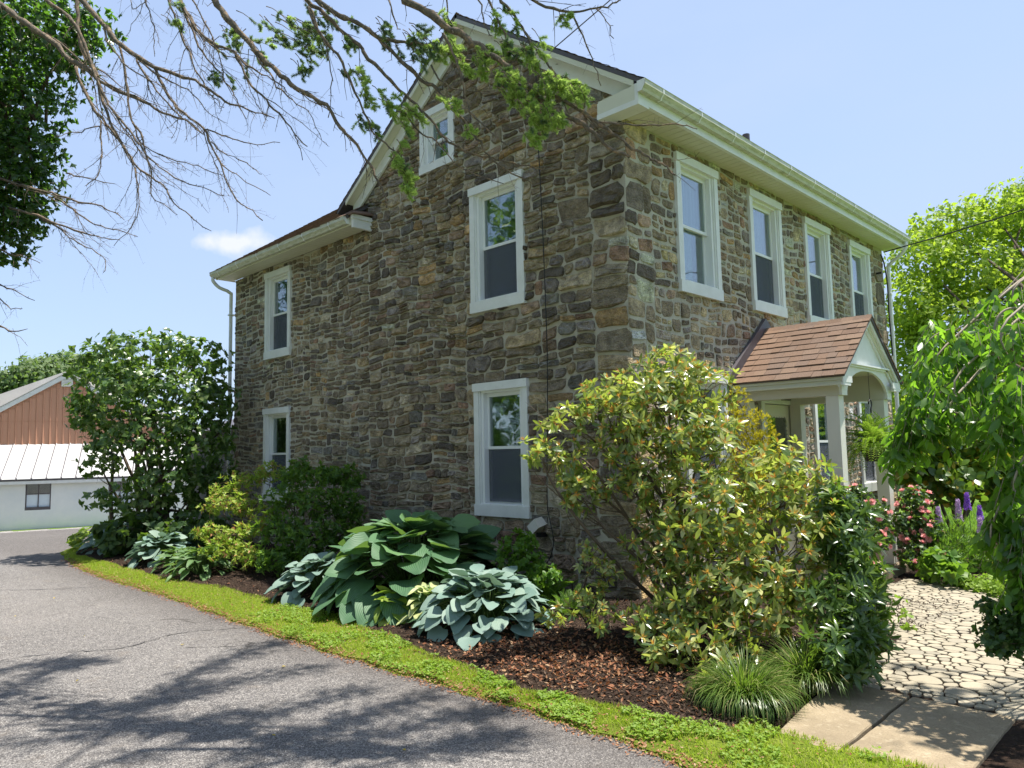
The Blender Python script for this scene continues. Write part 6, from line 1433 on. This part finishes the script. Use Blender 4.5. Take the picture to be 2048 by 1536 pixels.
# ------------------------------------------------------------ overhead wires
def sag(a, b, s, n=14): return [Vector(a).lerp(Vector(b), i/n)-Vector((0, 0, s*4*(i/n)*(1-i/n))) for i in range(n+1)]
tag(MB().tube(sag((.06, 8.45, 5.43), (14, 2.0, 7.1), .55), .012, 6).build('service_wire', M['dark']), 'black service wire running from the far corner of the house over the trees', 'wire')
tag(MB().tube(sag((-.99, -.25, 6.49), (9.5, 10.6, 20.2), .15), .007, 6).build('aerial_wire', M['dark']), 'thin wire rising from the gable eave into the sky', 'wire')

# ------------------------------------------------------------ barn, milk house and grey shed on the left
BO = Vector((-36.24, 1.31, -1.435)); bu = Vector((.355, .935, 0)); bn = Vector((.935, -.355, 0))
def B_(u, n, z):
    p = BO+bu*u+bn*n; return (p.x, p.y, BO.z+z)
bm_red = plain('red_ribbed_metal', (.56, .295, .19), .55, .3, .10, .8)
k = NT('white_block_paint', .8, .2); v = k.pos()
c = k.ramp(k.noise(v, 1.3, 6, .65), [(.35, (.68, .71, .71)), (.7, (.77, .78, .76))]); sx = k.n('ShaderNodeSeparateXYZ'); k.l(v, sx.inputs[0])
c = k.mix(k.ramp(k.math('ADD', sx.outputs[2], k.math('MULTIPLY', k.noise(v, 2.5, 5), .6)), [(-.0, .0), (.01, .0)]), c, (.5, .6, .4)); k.col(c); bm_w = k.m
bm_roof = plain('white_painted_tin', (.45, .445, .44), .6, .2, .08, 2.5)
bm_rust = plain('weathered_tin', (.58, .55, .52), .6, .3, .2, 1.2)
bt = thing('barn', tuple(BO), 'rust red ribbed metal barn gable with pale roof and a louvred vent at its peak', 'barn')
U0, U1, UP, ZP, SL = -3.5, 7.9, 2.19, 7.63, .638
def zr(u): return ZP-abs(u-UP)*SL
mb = MB(B_); mb.ext([(U0, -2.62, 3.9), (U1, -2.62, 3.9), (U1, -2.62, max(3.95, zr(U1)-.1)), (UP, -2.62, ZP-.15), (U0, -2.62, max(3.95, zr(U0)-.1))], (0, -.1, 0))
wl = mb.build('wall', bm_red, bt)
u = U0; mb2 = None
while u < U1-.3:
    zt = min(zr(u), zr(u+.29))-.28; zm = 5.15
    for z0, z1, n0 in ((3.9, min(zm, zt), -2.615), (zm+.01, zt, -2.60)):
        if z1-z0 < .1: continue
        q = MB(B_); pr = [(0, 0), (.015, .0), (.03, .045), (.07, .045), (.085, .008), (.285, .008), (.285, -.01), (0, -.01)]
        q.ext([(u+a_, n0+b_, z0) for a_, b_ in pr], (0, 0, z1-z0)); q.build('siding_panel', bm_red, wl)
    u += .29
mb = MB(B_)
for a_, b_ in ((U0, UP), (UP, U1)):
    mb.ext([(a_, -2.45, zr(a_)), (b_, -2.45, zr(b_)), (b_, -2.45, zr(b_)-.24), (a_, -2.45, zr(a_)-.24)], (0, -.1, 0))
mb.build('rake_trim', M['white'], bt)
mb = MB(B_)
for a_, b_ in ((U0, UP), (UP, U1)):
    mb.ext([(a_, -2.42, zr(a_)+.02), (b_, -2.42, zr(b_)+.02), (b_, -2.42, zr(b_)+.06), (a_, -2.42, zr(a_)+.06)], (0, -16, 0))
mb.build('roof', bm_rust, bt)
mb = MB(B_); mb.ext([(-9.5, -7.5, 3.4), (1.5, -7.5, 8.2), (12, -7.5, 3.5)], (0, -12, 0)); mb.build('rear_roof', bm_rust, bt)
vb = MB(B_).box(1.93, 2.43, -2.56, -2.50, 6.92, 7.38).build('vent_frame', M['white'], bt)
for i in range(5): MB(B_).add([(1.96, -2.495, 6.96+i*.08), (2.4, -2.495, 6.96+i*.08), (2.4, -2.46, 7.01+i*.08), (1.96, -2.46, 7.01+i*.08)], [(0, 1, 2, 3)]).build('louvre', M['white'], vb)
mh = thing('milk_house', B_(2, 0, 0), 'low white painted block lean-to with a white tin roof in front of the red barn', 'shed')
mb = MB(B_); ws_ = [(.92, 1.95), (4.33, 5.35), (9.5, 10.5)]; u = -9
for a_, b_ in ws_+[(16, 16)]:
    mb.box(u, a_, -.2, 0, -.3, 2.25)
    if b_ > a_: mb.box(a_, b_, -.2, 0, -.3, .88).box(a_, b_, -.2, 0, 2.17, 2.25)
    u = b_
mwall = mb.build('wall', bm_w, mh)
for i in range(11):     # block courses as shallow joints standing proud
    MB(B_).box(-9, 16, .001, .004, .2*i+.005, .2*i+.190).build('block_course', bm_w, mwall) if False else None
for a_, b_ in ws_:
    f_ = MB(B_).box(a_, b_, -.12, -.0, .88, 1.02).box(a_, a_+.05, -.12, -.05, 1.02, 2.17).box(b_-.05, b_, -.12, -.05, 1.02, 2.17).box(a_+.05, b_-.05, -.12, -.05, 2.12, 2.17).box((a_+b_)/2-.02, (a_+b_)/2+.02, -.11, -.06, 1.02, 2.12).box(a_+.05, b_-.05, -.11, -.06, 1.60, 1.64).build('window', M['flash'], mh)
    for p_ in range(4):
        x0 = a_+.05 if p_ % 2 == 0 else (a_+b_)/2+.02; x1 = (a_+b_)/2-.02 if p_ % 2 == 0 else b_-.05; z0, z1 = (1.02, 1.60) if p_ < 2 else (1.64, 2.12)
        MB(B_).box(x0, x1, -.10, -.09, z0, z1).build('pane', M['curt'] if p_ < 2 else M['glass'], f_)
    MB(B_).box(a_-.1, b_+.1, -.6, -.5, .9, 2.3).build('dark_interior', M['room'], f_)
rf = MB(B_).ext([(-9, .25, 2.32), (16, .25, 2.32), (16, -2.6, 3.98), (-9, -2.6, 3.98)], (0, 0, -.06)).build('roof', M['flash'], mh)
u = -9
while u < 16:
    q = MB(B_); q.add([(u, .28, 2.345), (u+.53, .28, 2.345), (u+.53, -2.6, 4.0), (u, -2.6, 4.0), (u, .28, 2.325), (u+.53, .28, 2.325)], [(0, 1, 2, 3), (4, 5, 1, 0)])
    q.add([(u-.02, .28, 2.345), (u-.015, .28, 2.40), (u+.015, .28, 2.40), (u+.02, .28, 2.345), (u-.02, -2.6, 4.0), (u-.015, -2.6, 4.05), (u+.015, -2.6, 4.05), (u+.02, -2.6, 4.0)], [(0, 4, 5, 1), (1, 5, 6, 2), (2, 6, 7, 3), (0, 1, 2, 3)])
    q.build('roof_panel', bm_roof, rf); u += .6
MB(B_).box(-9, 16, .12, .24, 2.10, 2.24).build('gutter', M['white'], mh)
# grey boarded shed against the wing
gs = thing('grey_shed', (-11.3, .6, 0), 'weathered grey vertical-board lean-to behind the lilac against the wing of the house', 'shed')
gb = plain('grey_board', (.16, .155, .165), .8, .2, .25, 4, .3)
x = -12.9; i = 0; body = MB().box(-12.95, -9.76, .46, 2.4, -.3, 2.30).build('wall', gb, gs)
while x < -9.86:
    MB().box(x, x+.132, .42, .455, -.2+.004*(i % 3), 2.28).build('board', gb, body); x += .14; i += 1
MB().box(-12.99, -12.93, .40, .50, -.2, 2.3).build('corner_trim', M['white'], gs)
slope_roof('roof', [(-13.1, .2, 2.32), (-9.76, .2, 2.32), (-9.76, 2.5, 2.9), (-13.1, 2.5, 2.9)], .05, M['flash'], gs)

# ------------------------------------------------------------ grass, clover, mulch and litter (nobody could count these)
def scatter_strip(n, x0, x1, dens):
    x = x0+(x1-x0)*rg.random(n)**dens if dens != 1 else rg.uniform(x0, x1, n); e = drive_edge(x)+np.clip((-11.2-x)/1.3, 0, 1)**2*2.2
    top = np.where(x > 2.45, -2.48, -2.55+.05*np.sin(x*3)); y = e-.03+(top+.03-e)*rg.random(n); return x, y
n = 150000; x = 6.5-18.8*rg.random(n)**1.5; lo = lo_edge(x); hi_ = np.maximum(bed_edge(x)+.05, lo+.12); y = lo-.03+(hi_-lo+.06)*rg.random(n)
pn = hn(x, y, 5)+hn(x, y, 13)*.5; ok = (pn > -.95) | (rg.random(n) < .25); x, y = x[ok], y[ok]; n = len(x)
P = np.stack([x, y, bedtop(x, y)], 1); th = rg.random(n)*6.28; o = np.stack([np.cos(th), np.sin(th), 0*th], 1)
edge = np.clip((y-lo_edge(x))/.12, .35, 1)
blades('turf_blades', P, o, rg.uniform(.016, .046, n)*edge, rg.uniform(.0016, .003, n), rg.uniform(.2, 1.5, n), L['grass'], None, 3, seg=2).name = 'turf_grass'
n = 9000; x = 6.0-9*rg.random(n)**1.2; lo = lo_edge(x); y = lo+(np.maximum(bed_edge(x)+.08, lo+.1)-lo)*rg.random(n); P = np.stack([x, y, bedtop(x, y)+.02+.02*rg.random(n)], 1)
ok = (hn(x, y, 4, 2.) > -.1)[:n]; P = P[ok]; th = rg.random(len(P))*6.28; P2, D, N = whorls(P, unit(np.array((0, 0, 1.))+rg.normal(size=P.shape)*.25), 3, 1.25, rg, 0)
V, F = place(T_diamond(.75, .03, -.05), P2, D, N, rg.uniform(.014, .026, len(P2))); part('clover', V, F, L['clover'], None, True, kind='stuff')
# lawn blades on the near part of the lawn
n = 60000; x = rg.uniform(-1.0, 4.5, n); y = 3.6+14*rg.random(n)**1.3; ok = (x > 2.35) | (y > 8.8); x, y = x[ok], y[ok]; n = len(x); P = np.stack([x, y, 0*x-.03], 1); th = rg.random(n)*6.28; o = np.stack([np.cos(th), np.sin(th), 0*th], 1)
blades('lawn_blades', P, o, rg.uniform(.05, .11, n), rg.uniform(.003, .006, n), rg.uniform(.2, 1.2, n), L['bright'], None, 4, seg=2).name = 'lawn_grass'
def litter(name, n, region, zf, tm, size, mat, flat=.35, lift=.004):
    x, y = region(n); P = np.stack([x, y, zf(x, y)+lift+.006*rg.random(len(x))], 1); th = rg.random(len(x))*6.28
    D = np.stack([np.cos(th), np.sin(th), rg.normal(size=len(x))*flat], 1); N = unit(np.array((0, 0, 1.))+rg.normal(size=D.shape)*flat)
    V, F = place(tm, P, D, N, rg.uniform(size[0], size[1], len(x))); return part(name, V, F, mat, None, False, kind='stuff')
def bedpts(n):
    x = 2.5-11.5*rg.random(n)**1.7; be = bed_edge(x); return x, be+.0+(-.02-be)*rg.random(n)
litter('mulch_chips', 42000, bedpts, bedtop, T_diamond(.35, .0, .02), (.015, .05), L['chip'])
def deadpts(n):
    x = rg.normal(.7, .75, n); y = rg.normal(-2.15, .35, n); ok = (y > -2.75) & (x < 2.4) & (y < -.1); return x[ok], y[ok]
litter('fallen_leaves', 2600, deadpts, bedtop, T_diamond(.5, .08, .05), (.02, .055), L['dead'], .45, .008)
def turfpts(n):
    x = 5.5-14*rg.random(n)**1.3; a_ = lo_edge(x); return x, a_+(np.maximum(bed_edge(x), a_+.1)-a_)*rg.random(n)
litter('strip_leaves', 1500, turfpts, lambda x, y: bedtop(x, y)+.025, T_diamond(.5, .08, .05), (.012, .03), L['dead'], .4, .004)
litter('fallen_leaves', 900, bedpts, bedtop, T_diamond(.5, .08, .05), (.02, .045), L['dead'], .45, .008)
def stpts(n):
    x = 5-15*rg.random(n)**1.3; return x, drive_edge(x)+rg.normal(size=n)*.05
litter('edge_litter', 7000, stpts, lambda x, y: np.where(y > lo_edge(x), bedtop(x, y)+.01, gz(x, y)+.002), T_diamond(.5, .08, .05), (.012, .032), L['dead'], .3, .003)
def fb(n):
    x = rg.uniform(0, 2.55, n); y = rg.uniform(-1.25, 8, n); ok = bed2(x, y) & ((x > 1.5) | (y < 2.2)); return x[ok], y[ok]
litter('mulch_chips', 9000, fb, lambda x, y: .04+0*x, T_diamond(.35, .0, .02), (.015, .045), L['chip'])
def dp(n):
    return np.array((-1.9, -1.0, .3, -3.5, -5.2, -6.1, -4.7, -.2, 1.1, -2.4, -7.1, -5.9)), np.array((-4.9, -3.6, -4.4, -4.4, -4.6, -4.0, -5.5, -5.6, -4.0, -3.9, -5.2, -4.9))
litter('drive_leaves', 12, dp, lambda x, y: gz(x, y), T_diamond(.5, .1, .05), (.03, .05), L['yellow'], .3, .003)
